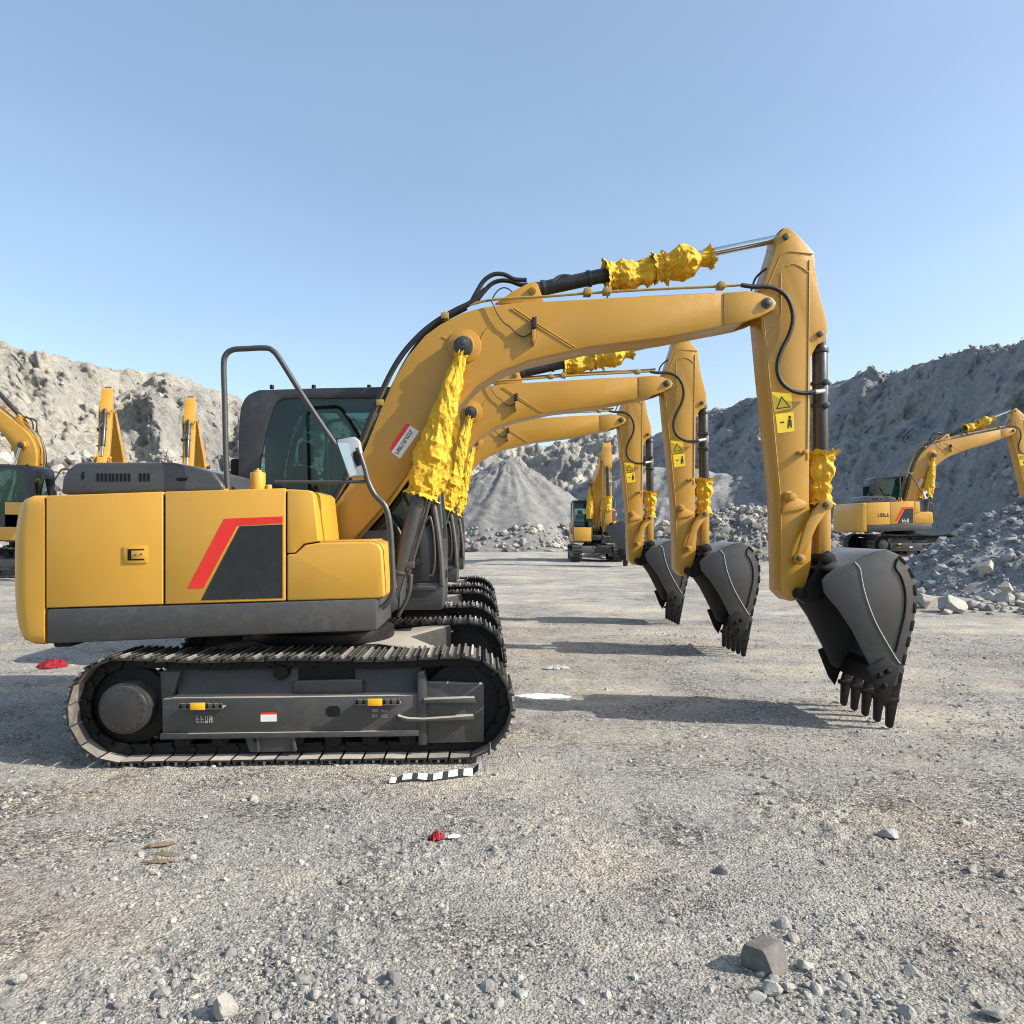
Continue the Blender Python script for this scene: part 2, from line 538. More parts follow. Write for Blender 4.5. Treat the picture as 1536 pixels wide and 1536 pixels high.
def build_ground():
    ang = np.linspace(R(-78), R(78), 760)
    dist = np.concatenate([np.geomspace(0.8, 2.2, 24, endpoint=False), np.geomspace(2.2, 14.0, 460, endpoint=False), np.geomspace(14.0, 80, 150, endpoint=False), np.geomspace(80, 900, 24)])
    A, D = np.meshgrid(ang, dist, indexing='ij')
    X, Y = D * np.sin(A), D * np.cos(A)
    Z = ground_z(X, Y)
    v = np.stack([X, Y, Z], -1).reshape(-1, 3)
    f = grid_faces(len(ang), len(dist))[:, ::-1]
    g = np_mesh('ground', v, f, M['ground'])
    tag(g, kind='structure')
build_ground()

# ------------------------------------------------------------------ hills
def hill(name, mat, cols, ns, nt, amp, seed, face=None, cliff=0.5, gully=0.0, shear=0.0, scree=False, fine=1.0, ledge=0.0):
    """A quarry face: rows of (bearing column, skyline row, ridge distance, foot distance)."""
    cols = sorted(cols)
    p = np.array(cols, float)
    s = np.linspace(p[0, 0], p[-1, 0], ns)
    sky_ = np.interp(s, p[:, 0], p[:, 1])
    dr = np.interp(s, p[:, 0], p[:, 2])
    db = np.interp(s, p[:, 0], p[:, 3])
    bear = (s - CXP) / FPX
    zr = EYE + (HYP - sky_) / FPX * dr
    t = np.concatenate([np.linspace(0, 1, nt), np.linspace(1.02, 1.6, max(8, nt // 6))])
    S, T = np.meshgrid(np.arange(ns), t, indexing='ij')
    tt = np.clip(T, 0, 1)
    D = db[:, None] + (dr - db)[:, None] * T
    X, Y = bear[:, None] * D, D
    prof = (1 - cliff) * tt + cliff * (tt ** 2 * (3 - 2 * tt))
    if scree:                                            # steep face above, scree fan below, the break wandering up and down
        w = 0.10 * fbm(bear[:, None] * 9 + seed + 0 * tt, tt * 1.5, None, 4, 0.55)
        k = np.clip(tt + w * np.clip(tt * (1 - tt) * 5, 0, 1), 0, 1)
        prof = np.interp(k, [0, 0.50, 0.62, 0.80, 0.86, 1], [0, 0.36, 0.45, 0.74, 0.79, 1])
        prof = prof + (tt - prof) * np.clip((tt - 0.97) / 0.03, 0, 1)
    Z = -0.4 + (zr[:, None] + 0.4) * prof
    back = np.clip(T - 1, 0, 1)
    Z = Z - back * zr[:, None] * 0.55
    H = zr[:, None] + 0 * Z
    n1 = fbm(X * 0.09 + seed, Y * 0.09, Z * 0.09, 5, 0.55)
    n2 = fbm(X * 0.30 + seed, Y * 0.30, Z * 0.22, 5, 0.5, ridged=True)
    n3 = fbm(X * 1.1 + seed, Y * 1.1, Z * 1.1, 4, 0.62)
    env = np.clip(tt * 4, 0, 1) * np.clip(1.15 - np.abs(T - 1) * 0 - 0.75 * np.exp(-((T - 1) / 0.06) ** 2), 0, 1)
    g = fbm(bear[:, None] * 26 + seed + shear * T, 0.8 * T, None, 4, 0.5, ridged=True) * gully
    Z = Z + amp * env * (2.6 * n1 + 0.40 * fine * (n2 - 0.4) + 0.16 * fine * n3) + env * g + 0.22 * fine * amp * np.clip(tt * 4, 0, 1) * n3
    Y2 = Y - amp * env * (2.0 * n1 + 0.5 * fine * n2 + 0.2 * fine * n3)
    if ledge:                                            # broken ledges: blocks stand out and throw small shadows
        n4 = fbm(X * 0.16 + seed * 3, Y * 0.10, Z * 0.16, 4, 0.55) * 6
        fl = np.floor(n4)
        fr_ = np.clip((n4 - fl - 0.35) / 0.3, 0, 1)
        led = (fl + fr_ * fr_ * (3 - 2 * fr_)) / 6
        Y2 = Y2 - ledge * led * env * np.clip((tt - 0.25) * 4, 0.15, 1)
        Z = Z + 0.35 * ledge * led * env
    v = np.stack([X, Y2, Z], -1).reshape(-1, 3)
    f = grid_faces(*S.shape)[:, ::-1]
    o = np_mesh(name, v, f, mat)
    tag(o, kind='structure')
    return v.reshape(S.shape[0], S.shape[1], 3)

left_v = hill('hill', M['hill_pale'], [
    (-1500, 430, 62, 40), (-600, 470, 66, 41), (-200, 497, 70, 42), (0, 516, 76, 43), (60, 540, 78, 44), (130, 553, 82, 45), (200, 553, 84, 46),
    (255, 562, 86, 48), (330, 588, 90, 50), (400, 610, 94, 52), (520, 628, 98, 55), (620, 648, 102, 58), (690, 668, 106, 62),
    (740, 684, 110, 68), (800, 720, 114, 76), (860, 775, 118, 90)], 620, 190, 1.1, 3.0, gully=0.9, shear=1.6, scree=True, fine=0.8, ledge=2.8)
right_v = hill('hill', M['hill_dark'], [
    (850, 745, 150, 120), (880, 722, 148, 112), (930, 690, 142, 100), (985, 655, 134, 92), (1060, 622, 124, 84), (1150, 592, 112, 76), (1240, 577, 102, 70),
    (1300, 564, 96, 66), (1330, 566, 93, 63), (1380, 556, 88, 60), (1430, 538, 82, 57), (1480, 528, 76, 54), (1540, 520, 71, 51), (1700, 500, 60, 45), (2100, 455, 44, 33), (2900, 420, 33, 24)],
    520, 150, 0.8, 8.0, cliff=0.1, gully=1.5, shear=-2.2, fine=0.45, ledge=3.2)
far_v = hill('hill', M['hill_pale'], [
    (560, 720, 210, 150), (680, 690, 205, 150), (730, 672, 205, 150), (770, 668, 205, 150), (800, 676, 205, 150), (840, 668, 200, 150), (868, 650, 200, 150), (910, 648, 198, 150), (960, 660, 195, 150), (1010, 668, 190, 150), (1100, 690, 190, 150), (1200, 720, 190, 150)],
    300, 90, 2.6, 21.0, cliff=0.3, gully=1.4, fine=0.6)
bench_v = hill('hill', M['hill_dark'], [
    (835, 790, 118, 100), (870, 745, 112, 92), (900, 718, 106, 86), (960, 700, 100, 80), (1040, 704, 96, 76), (1140, 722, 92, 72), (1230, 752, 88, 70), (1330, 800, 84, 68)],
    200, 60, 0.5, 33.0, cliff=0.2, gully=0.6, shear=-1.5, fine=0.4)

# ------------------------------------------------------------------ stones
def ico(sub):
    bm = bmesh.new()
    bmesh.ops.create_icosphere(bm, subdivisions=sub, radius=1.0)
    v = np.array([x.co[:] for x in bm.verts])
    f = np.array([[x.index for x in q.verts] for q in bm.faces])
    bm.free()
    return v, f

def stone_shapes(sub, n, seed, cut=5, rough=0.16):
    r = np.random.default_rng(seed)
    v0, f0 = ico(sub)
    out = []
    for k in range(n):
        v = v0.copy()
        v *= (1 + rough * fbm(v[:, 0] * 1.3 + k * 7, v[:, 1] * 1.3, v[:, 2] * 1.3, 3))[:, None]
        for c in range(cut):                      # flat facets broken off the stone
            d = r.normal(size=3)
            d /= np.linalg.norm(d)
            h = r.uniform(0.45, 0.8)
            q = v @ d
            over = np.clip(q - h, 0, None)
            v = v - over[:, None] * d[None, :]
        v *= np.array([1, r.uniform(0.65, 1.0), r.uniform(0.5, 0.85)])
        out.append(v)
    return out, f0

def rand_rot(n, r, tilt=0.5):
    yaw = r.uniform(0, 2 * np.pi, n)
    ax = r.uniform(-tilt, tilt, n)
    ay = r.uniform(-tilt, tilt, n)
    cz, sz, cx, sx, cy, sy = np.cos(yaw), np.sin(yaw), np.cos(ax), np.sin(ax), np.cos(ay), np.sin(ay)
    o, l = np.zeros(n), np.ones(n)
    Rz = np.stack([cz, -sz, o, sz, cz, o, o, o, l], -1).reshape(n, 3, 3)
    Rx = np.stack([l, o, o, o, cx, -sx, o, sx, cx], -1).reshape(n, 3, 3)
    Ry = np.stack([cy, o, sy, o, l, o, -sy, o, cy], -1).reshape(n, 3, 3)
    return Rz @ Rx @ Ry

def stones(name, pos, size, mat, sub=1, seed=1, smooth=False, tilt=0.6, sink=0.25, cut=5):
    r = np.random.default_rng(seed)
    shapes, f0 = stone_shapes(sub, 10, seed, cut)
    n = len(pos)
    S = np.stack(shapes)[r.integers(0, 10, n)]
    Rm = rand_rot(n, r, tilt)
    V = np.einsum('nij,nkj->nki', Rm, S) * np.asarray(size)[:, None, None]
    p = np.asarray(pos).copy()
    p[:, 2] += np.asarray(size) * (0.45 - sink)
    V = V + p[:, None, :]
    nv = S.shape[1]
    F = f0[None] + (np.arange(n) * nv)[:, None, None]
    return np_mesh(name, V.reshape(-1, 3), F.reshape(-1, 3), mat, smooth)

# pebbles over the near ground, thinning with distance
def pebbles():
    n = 210000
    a = rng.uniform(R(-48), R(48), n)
    d = 2.0 * (15.0 / 2.0) ** rng.uniform(0, 1, n)
    x, y = d * np.sin(a), d * np.cos(a)
    keep = rng.uniform(0, 1, n) < np.clip(0.40 + 1.5 * fbm(x * 0.55, y * 0.55, octaves=3), 0.07, 1.0)
    x, y, d = x[keep], y[keep], d[keep]
    size = np.minimum(0.0040 * (1 - rng.uniform(0, 1, len(x))) ** -0.33, 0.026) * np.clip(0.75 + d / 14.0, 0.8, 1.8)
    z = ground_z(x, y)
    o = stones('pebbles', np.stack([x, y, z], -1), size, M['pebble'], 1, 5, tilt=0.8, sink=0.45)
    tag(o, kind='stuff')
    # heavier gravel in a few drifts
    x, y, s = [], [], []
    for (cx, cy, sx, sy, k, s0) in ((1.26, 2.90, 0.17, 0.12, 120, 0.013), (-0.80, 2.84, 0.36, 0.12, 150, 0.011), (-0.1, 2.95, 0.3, 0.15, 40, 0.009), (1.9, 2.85, .3, .2, 30, .009), (-1.6, 2.9, .3, .2, 40, .010),
                                    (2.2, 3.9, 0.7, 0.5, 90, 0.012), (0.6, 3.4, 0.9, 0.4, 80, 0.010), (3.4, 6.3, 1.5, 0.8, 160, 0.014), (-1.8, 4.2, 1.0, 0.4, 90, 0.009)):
        x.append(rng.normal(cx, sx, k)); y.append(rng.normal(cy, sy, k)); s.append(np.minimum(s0 * (1 - rng.uniform(0, 1, k)) ** -0.35, 0.045))
    x, y, s = map(np.concatenate, (x, y, s))
    o = stones('gravel', np.stack([x, y, ground_z(x, y)], -1), s, M['boulder'], 2, 9, tilt=0.7, sink=0.42)
    tag(o, kind='stuff')
pebbles()

def px_ground(px, py, z=0.0):
    d = (EYE - z) * FPX / (py - HYP)
    return (px - CXP) / FPX * d, d

# rubble lying on the pale left slope and along its foot
def slope_rubble(name, hv, mat, n, s0, s1, t0, t1, smin, smax, seed, power=0.5):
    r = np.random.default_rng(seed)
    ns, nt, _ = hv.shape
    i = (r.uniform(s0, s1, n) * (ns - 1)).astype(int)
    j = (t0 + (t1 - t0) * r.uniform(0, 1, n) ** 1.5) * (nt - 1)
    p = hv[i, j.astype(int)].copy()
    p[:, 0] += r.uniform(-0.5, 0.5, n)
    size = np.minimum(smin * (1 - r.uniform(0, 1, n)) ** -power, smax)
    o = stones(name, p, size, mat, 1, seed, tilt=0.9)
    tag(o, kind='stuff')
slope_rubble('slope_rubble', left_v, M['rubble_pale'], 12000, 0.25, 0.99, 0.0, 0.50, 0.13, 1.1, 31)
slope_rubble('slope_rubble', left_v, M['rubble_pale'], 1100, 0.25, 0.99, 0.35, 0.86, 0.10, 0.8, 32)
slope_rubble('slope_rubble', right_v, M['rubble_dark'], 700, 0.1, 0.8, 0.80, 0.87, 0.10, 0.5, 33)
slope_rubble('slope_rubble', right_v, M['rubble_dark'], 900, 0.1, 0.8, 0.0, 0.3, 0.12, 0.7, 34)

# ------------------------------------------------------------------ heaps
def heap(name, label, cat, cx, cy, rad, height, mat, amp, seed, sx=1.0, sy=1.0, group=None, pw=1.0, ns=150, nr=90, ridge=None):
    a = np.linspace(0, 2 * np.pi, ns)
    q = np.linspace(0, 1, nr)
    A, Q = np.meshgrid(a, q, indexing='ij')
    wob = 1 + 0.24 * fbm(np.cos(A) * 1.4 + seed, np.sin(A) * 1.4, None, 3)
    X, Y = Q * rad * sx * np.cos(A) * wob, Q * rad * sy * np.sin(A) * wob
    Z = height * (np.clip(1 - np.sqrt(Q ** 2 + 0.004) + 0.045, 0, 1) ** pw) - height * (0.043 ** pw) - 0.12 * Q
    if ridge:                                            # crest that runs off to one side
        rx, rl = ridge
        Z = np.maximum(Z, 0)
        along = np.clip(X / rl, 0, 1)
    n = fbm(X * 0.9 + seed, Y * 0.9, Z * 0.9, 4, 0.6)
    g = fbm(np.cos(A) * 6 + seed, np.sin(A) * 6, Q * 0.8, 4, 0.55, ridged=True)
    Z = Z + amp * (n + 0.9 * g * np.clip(Q * 3, 0, 1)) * np.clip((1 - Q) * 6, 0, 1) - 0.15 * np.clip(Q - 0.97, 0, 1) * 30
    z0 = float(ground_z(np.array([cx]), np.array([cy]))[0])
    v = np.stack([X, Y, Z], -1).reshape(-1, 3)
    f = grid_faces(ns, nr)
    o = np_mesh(name, v, f, mat)
    o.location = (cx, cy, z0)
    tag(o, label, cat, group)
    return o, v.reshape(ns, nr, 3)

def heap_rubble(o, hv, name, mat, n, smin, smax, seed, q0=0.0, q1=1.0, power=0.5, side=None):
    r = np.random.default_rng(seed)
    ns, nr, _ = hv.shape
    i = r.integers(0, ns, n * 2)
    j = (np.sqrt(r.uniform(q0 ** 2, q1 ** 2, n * 2)) * (nr - 1)).astype(int)
    p = hv[i, j]
    p = p[p[:, 1] < 0.35 * abs(hv[..., 1]).max()][:n]
    size = np.minimum(smin * (1 - r.uniform(0, 1, len(p))) ** -power, smax)
    q = stones(name, p, size, mat, 1, seed, tilt=0.9)
    q.parent = o
    q['kind'] = 'stuff'
    return q

cone, cone_v = heap('gravel_pile', 'tall smooth grey conical pile of fine gravel seen under the booms', 'gravel pile', -0.3, 76, 13.6, 9.6, M['pile_grey'], 0.34, 4.0, 1.0, 1.0)
heap_rubble(cone, cone_v, 'loose_stones', M['rubble_pale'], 700, 0.12, 0.6, 41, 0.8, 1.0)
mid_h, mid_v = heap('rubble_mound', 'low mound of broken pale rock behind the raised bucket arms', 'rubble mound', 16.0, 50.0, 9.0, 3.7, M['pile_grey'], 0.5, 12.0, 1.15, 0.75, pw=0.7)
heap_rubble(mid_h, mid_v, 'loose_stones', M['rubble_pale'], 3600, 0.09, 0.42, 42, 0.0, 1.0)
near_h, near_v = heap('gravel_heap', 'dark gravel heap with boulders at its foot, at the right edge', 'gravel heap', 18.6, 22.6, 6.9, 4.4, M['pile_dark'], 0.18, 25.0, 1.0, 0.92, ns=260, nr=160)
heap_rubble(near_h, near_v, 'loose_stones', M['rubble_dark'], 9000, 0.032, 0.24, 43, 0.0, 1.0, 0.45)
# broken rock strewn at the foot of the pale slope and the cone
def strewn(name, n, px0, px1, py0, py1, smin, smax, mat, seed, power=0.5):
    r = np.random.default_rng(seed)
    px = r.uniform(px0, px1, n); py = r.uniform(py0, py1, n)
    d = EYE * FPX / (py - HYP)
    x = (px - CXP) / FPX * d
    size = np.minimum(smin * (1 - r.uniform(0, 1, n)) ** -power, smax)
    o = stones(name, np.stack([x, d, ground_z(x, d)], -1), size, mat, 1, seed, tilt=0.9)
    tag(o, kind='stuff')
strewn('loose_rubble', 1500, 640, 890, 819, 827, 0.16, 0.9, M['rubble_pale'], 51)
strewn('loose_rubble', 500, -200, 260, 836, 842, 0.12, 0.8, M['rubble_pale'], 52)
strewn('loose_rubble', 260, 1260, 1560, 872, 884, 0.05, 0.25, M['rubble_dark'], 53)
strewn('loose_rubble', 500, 960, 1260, 838, 852, 0.06, 0.3, M['rubble_pale'], 54)

strewn('cobbles', 130, 1425, 1640, 888, 922, 0.07, 0.19, M['boulder'], 55, 0.35)

def boulder(px, py, w, label, group, mat, seed, sz=(1, 0.85, 0.7), rz=0.0, tilt=0.0, name='boulder', z=None, d=None, cut=7):
    if d is None:
        x, d = px_ground(px, py)
    else:
        x = (px - CXP) / FPX * d
    r_ = w * d / FPX / 2
    sh, f0 = stone_shapes(3, 1, seed, cut, 0.3)
    v = sh[0]
    v = v / (v.max(0) - v.min(0)) * 2 * np.array(sz)
    v *= r_
    v += 0.03 * r_ * fbm(v[:, 0] * 6 / r_, v[:, 1] * 6 / r_, v[:, 2] * 6 / r_, 3)[:, None] * v / r_
    o = np_mesh(name, v, f0, mat, False)
    zb = float(ground_z(np.array([x]), np.array([d]))[0]) if z is None else z
    o.location = (x, d, zb + r_ * sz[2] * 0.72)
    o.rotation_euler = (tilt, tilt * 0.6, rz)
    tag(o, label, 'boulder' if name == 'boulder' else 'stone', group)
    return o
G = 'boulders along the foot of the gravel heap'
boulder(1428, 918, 46, 'largest pale angular boulder at the foot of the dark gravel heap', G, M['boulder'], 61, rz=0.4)
boulder(1391, 911, 40, 'squarish grey boulder right beside the nearest bucket, against the gravel heap', G, M['boulder'], 62, rz=1.2)
boulder(1459, 914, 24, 'rounded grey boulder touching the right side of the largest pale one', G, M['boulder'], 63, cut=2)
boulder(1503, 906, 30, 'broad split boulder low on the gravel heap near the right edge', G, M['boulder'], 64)
boulder(1480, 899, 22, 'round grey boulder a little above the heap foot, left of the split one', G, M['boulder'], 65, cut=2)
boulder(1519, 893, 20, 'smooth round stone near the right edge, above the split boulder', G, M['boulder'], 66, cut=1)
boulder(1532, 904, 26, 'grey rounded boulder cut by the right edge of the view', G, M['boulder'], 67, cut=2)
boulder(1473, 915, 17, 'small pale flat boulder on the track edge, right of the rounded grey one', G, M['boulder'], 68)
boulder(1420, 921, 16, 'small white topped boulder on the road edge before the largest one', G, M['boulder'], 69)
boulder(1482, 850, 26, 'pale pointed boulder stuck halfway up the dark gravel heap', G, M['boulder'], 70, d=17.6, z=0.86)
boulder(1508, 872, 26, 'grey wedge shaped boulder between the heap slope and the round stones', G, M['boulder'], 71, d=17.0, z=0.42)
boulder(1462, 800, 74, 'huge pale slab of rock behind the far right excavator', None, M['boulder'], 72, sz=(1, 0.8, 0.62), tilt=0.35, d=40.0, z=0.6, cut=9)

# ------------------------------------------------------------------ excavator
def P(px, py, v):
    """local (forward, up) of a surveyed point lying in the machine's plane at lateral offset v"""
    c, s = math.cos(YAW), math.sin(YAW)
    ox, oy = -MX, -MY
    o = (ox * c + oy * s, -ox * s + oy * c)
    dx, dz = (px - CXP) / FPX, (HYP - py) / FPX
    d = (dx * c + s, -dx * s + c)
    t = (v - o[1]) / d[1]
    return (o[0] + t * d[0], EYE + t * dz)

def PP(v, *pts):
    return [P(x, y, v) for x, y in pts]
def P3(px, py, v):
    u, z = P(px, py, v)
    return Vector((u, v, z))

def smooth_poly(pts, sub=4, closed=False):
    return [(p.x, p.y) for p in catmull([Vector((a, b, 0)) for a, b in pts], sub)]

def circle(c, r, n=28, a0=0.0, a1=2 * math.pi):
    full = abs(a1 - a0 - 2 * math.pi) < 1e-6
    m = n if full else n + 1
    return [(c[0] + r * math.cos(a0 + (a1 - a0) * k / n), c[1] + r * math.sin(a0 + (a1 - a0) * k / n)) for k in range(m)]

def wrap_mesh(p0, p1, radii, seed, amp=0.22, nu=96, nt=110, squash=1.0, hang=0.0):
    p0, p1 = Vector(p0), Vector(p1)
    ax = (p1 - p0)
    L = ax.length
    q = ax.to_track_quat('Z', 'Y')
    t = np.linspace(0, 1, nt)
    a = np.linspace(0, 2 * np.pi, nu, endpoint=False)
    T, A = np.meshgrid(t, a, indexing='ij')
    r0 = np.interp(T, np.linspace(0, 1, len(radii)), radii)
    cx, cy = np.cos(A), np.sin(A)
    k = 3.2
    n1 = fbm(cx * 1.1 + seed, cy * 1.1, T * L * 5 + seed, 3, 0.55)
    q1 = perlin(cx * 0.9 + seed * 2, cy * 0.9, T * L * 7 + 0.9 * np.sin(A + seed) + 0.8 * n1)
    q2 = perlin(cx * 1.6 + seed * 3, cy * 1.6 + T * L * 5, T * L * 15 + 0.8 * np.cos(A * 2 + seed))
    q3 = perlin(cx * 4.5 + seed, cy * 4.5, T * L * 6)
    fold = (1 - np.abs(q1) * 2.4) ** 2 * 0.66 + (1 - np.abs(q2) * 2.2).clip(0) ** 2 * 0.26 + (1 - np.abs(q3) * 2.2).clip(0) ** 2 * 0.07
    rr = r0 * (1 + amp * (1.25 * n1 + 1.15 * (fold - 0.42)))
    tt = T + 0.05 * (fbm(cx * 1.5 + seed, cy * 1.5, T * 3, 2)) * np.where((T < 0.02) | (T > 0.98), 2.2, 0.6)
    vs = []
    off = hang * np.sin(T * np.pi)
    P_ = np.stack([rr * cx * squash, rr * cy, tt * L], -1).reshape(-1, 3)
    Rm = np.array(q.to_matrix())
    W = P_ @ Rm.T + np.array(p0)
    W[:, 2] -= off.reshape(-1)
    b = MB()
    fs = []
    for i in range(nt - 1):
        for j in range(nu):
            fs.append((i * nu + j, i * nu + (j + 1) % nu, (i + 1) * nu + (j + 1) % nu, (i + 1) * nu + j))
    # close both ends on the rod
    W = list(map(tuple, W))
    # loose, ragged cuffs of thin sheet beyond both ties
    for end, sg_, cuff in ((0, -1, 0.05), (nt - 1, 1, 0.045)):
        prev = [end * nu + j for j in range(nu)]
        lenj = cuff * (0.55 + 1.5 * np.abs(fbm(np.cos(a) * 2.3 + seed + end, np.sin(a) * 2.3, None, 3, 0.6)))
        for k2 in range(1, 6):
            fl = 1 + 0.05 * k2 + 0.20 * (k2 / 5) * fbm(np.cos(a) * 3.1 + seed, np.sin(a) * 3.1, np.full_like(a, k2 * 0.25), 3, 0.6) * 2.0
            rj = rr[end] * fl
            loc = np.stack([rj * np.cos(a) * squash, rj * np.sin(a), (0 if end == 0 else L) + sg_ * lenj * k2 / 5 + 0 * a], -1) @ Rm.T + np.array(p0)
            base = len(W)
            W += list(map(tuple, loc))
            cur = [base + j for j in range(nu)]
            for j in range(nu):
                q4 = (prev[j], prev[(j + 1) % nu], cur[(j + 1) % nu], cur[j])
                fs.append(q4 if end else q4[::-1])
            prev = cur
    for end in (0, nt - 1):
        c = Vector((0, 0, 0))
        for j in range(nu):
            c += Vector(W[end * nu + j])
        W.append(tuple(c / nu))
        ci = len(W) - 1
        for j in range(nu):
            e = (end * nu + j, end * nu + (j + 1) % nu)
            fs.append((e[1], e[0], ci) if end == 0 else (e[0], e[1], ci))
    b.add(W, fs)
    return b

def scribble(b, o, ex, ez, w, h, n, seed, v, mi=0, th=0.0025):
    """small strokes like worn lettering; o lower left, ex / ez unit directions in the (u, z) plane"""
    r = random.Random(seed)
    cw = w / n
    for i in range(n):
        x0 = i * cw + cw * 0.12
        cwid = cw * 0.7
        strokes = [(x0, 0, x0 + cwid * 0.28, h)]
        k = r.choice((0, 1, 2, 3))
        if k in (0, 2): strokes.append((x0, h * 0.82, x0 + cwid, h))
        if k in (1, 2, 3): strokes.append((x0, 0, x0 + cwid, h * 0.18))
        if k in (0, 3): strokes.append((x0 + cwid * 0.72, 0, x0 + cwid, h))
        if k != 3: strokes.append((x0, h * 0.42, x0 + cwid * 0.9, h * 0.58))
        for (a0, b0, a1, b1) in strokes[:1 + r.randrange(1, 4)]:
            pts = [(o[0] + ex[0] * x + ez[0] * y, o[1] + ex[1] * x + ez[1] * y) for x, y in ((a0, b0), (a1, b0), (a1, b1), (a0, b1))]
            b.prism(pts, v - th, v, mi=mi)
            th += 0.00012

HALF = 1.30      # half the width over the tracks

def make_track(root, sgn):
    vo = -HALF * sgn                     # outer edge
    vi = -0.80 * sgn
    vm = (vo + vi) / 2
    C0, C1 = P(180, 1075, -HALF), P(691, 1062, -HALF)
    C0, C1 = (C0[0], 0.425), (C1[0], 0.425)
    rad = 0.395
    L = C1[0] - C0[0]
    per = 2 * L + 2 * math.pi * rad
    n = 46
    pitch = per / n
    def at(s):
        s %= per
        if s < L:                                        # bottom run
            return (C0[0] + s, C0[1] - rad), (1, 0), (0, -1)
        s -= L
        if s < math.pi * rad:
            a = -math.pi / 2 + s / rad
            return (C1[0] + rad * math.cos(a), C1[1] + rad * math.sin(a)), (-math.sin(a), math.cos(a)), (math.cos(a), math.sin(a))
        s -= math.pi * rad
        if s < L:
            sag = 0.022 * math.sin(math.pi * s / L) * (1 + 0.6 * math.sin(3 * math.pi * s / L))
            return (C1[0] - s, C1[1] + rad - sag), (-1, 0), (0, 1)
        s -= L
        a = math.pi / 2 + s / rad
        return (C0[0] + rad * math.cos(a), C0[1] + rad * math.sin(a)), (-math.sin(a), math.cos(a)), (math.cos(a), math.sin(a))
    b = MB()
    ch = MB()
    r = random.Random(3)
    lo, hi = min(vo, vi), max(vo, vi)
    for i in range(n):
        p, t, nn = at((i + 0.5) * pitch)
        M4 = Matrix(((t[0], 0, nn[0], p[0]), (0, 1, 0, 0), (t[1], 0, nn[1], p[1]), (0, 0, 0, 1)))
        j = r.uniform(-0.007, 0.007)
        M4 = M4 @ Matrix.Rotation(r.uniform(-0.02, 0.05), 4, 'Y')
        h = pitch * 0.452
        b.box(-h, h, lo + j, hi + j, -0.012, 0.002, 1, M4)            # plate, dusty inside
        b.m[-2] = 0
        b.box(-h + 0.004, h - 0.004, lo + j + 0.003, hi + j - 0.003, 0.002, 0.006, 1, M4)   # dark tread side
        for g in (-0.36, 0.0, 0.36):
            gg = g * pitch
            b.box(gg - 0.008, gg + 0.008, lo + j - 0.001, hi + j + 0.001, 0.006, 0.026, 0 if abs(g) < 0.1 else 1, M4)
        for lv in (-0.075, 0.075):
            ch.box(-h * 1.02, h * 1.02, vm + lv - 0.018, vm + lv + 0.018, -0.095, -0.018, 0, M4)
        ch.cyl(M4 @ Vector((h, vm - 0.11, -0.055)), M4 @ Vector((h, vm + 0.11, -0.055)), 0.024, seg=10)
    trk = b.build('crawler_track', [M['shoe_dusty'], M['shoe_dark']], root)
    ch.build('track_chain', M['black'], trk)
    o_ = -sgn
    # drive sprocket with its gear cover
    d = MB()
    d.cyl((C0[0], vm - 0.05, C0[1]), (C0[0], vm + 0.05, C0[1]), 0.30, seg=40)
    for k in range(21):
        a = 2 * math.pi * k / 21
        M4 = Matrix.Translation((C0[0], vm, C0[1])) @ Matrix.Rotation(a, 4, 'Y')
        d.box(0.28, 0.335, -0.03, 0.03, -0.02, 0.02, 0, M4)
    d.build('sprocket', M['black'], trk, 0.004)
    hub = MB()
    hub.cyl((C0[0], vm, C0[1]), (C0[0], vo - o_ * 0.07, C0[1]), 0.205, 0.197, 48)
    hub.cyl((C0[0], vo - o_ * 0.07, C0[1]), (C0[0], vo - o_ * 0.05, C0[1]), 0.178, 0.174, 48)
    for k in range(18):
        a = 2 * math.pi * k / 18
        c = (C0[0] + 0.158 * math.cos(a), C0[1] + 0.158 * math.sin(a))
        hub.cyl((c[0], vo - o_ * 0.055, c[1]), (c[0], vo - o_ * 0.043, c[1]), 0.007, seg=6)
    hub.build('final_drive_cover', M['barrel'], trk, 0.006)
    idl = MB()
    idl.cyl((C1[0], vm - 0.07, C1[1]), (C1[0], vm + 0.07, C1[1]), 0.31, seg=40)
    idl.cyl((C1[0], vm - 0.15, C1[1]), (C1[0], vm + 0.15, C1[1]), 0.10, seg=24)
    idl.build('idler_wheel', M['black'], trk, 0.01)
    for k in range(7):
        u = C0[0] + 0.42 + k * (L - 0.84) / 6
        q = MB()
        q.cyl((u, vm - 0.14, 0.175), (u, vm + 0.14, 0.175), 0.068, seg=18)
        q.cyl((u, vm - 0.17, 0.175), (u, vm + 0.17, 0.175), 0.03, seg=12)
        q.build('track_roller', M['black'], trk, 0.006)
    uc, zc = P(424, 1020, -1.1)
    q = MB()
    q.cyl((uc, vm - 0.12, 0.68), (uc, vm + 0.15, 0.68), 0.06, seg=18)
    q.box(uc - 0.10, uc + 0.10, vm - 0.02, vm + 0.16, 0.575, 0.66)
    q.build('carrier_roller', M['black'], trk, 0.012)
    # track frame: lower box, sloped upper plates, belt of ledge
    vf = vo - o_ * 0.075                  # outer face of the frame
    A = -HALF + 0.075
    e = lambda pts: [P(x, y, A) for x, y in pts]
    f = MB()
    f.prism(e([(244, 1049), (628, 1043), (628, 1099), (244, 1105)]), vf, vi + o_ * 0.06)
    f.prism(e([(242, 1100), (629, 1095), (629, 1103), (242, 1108)]), vf + o_ * 0.022, vf - o_ * 0.05)
    (ua, za), (ub, zb) = P(256, 1048, A), P(628, 1043, A)
    top = 0.70
    vs = []
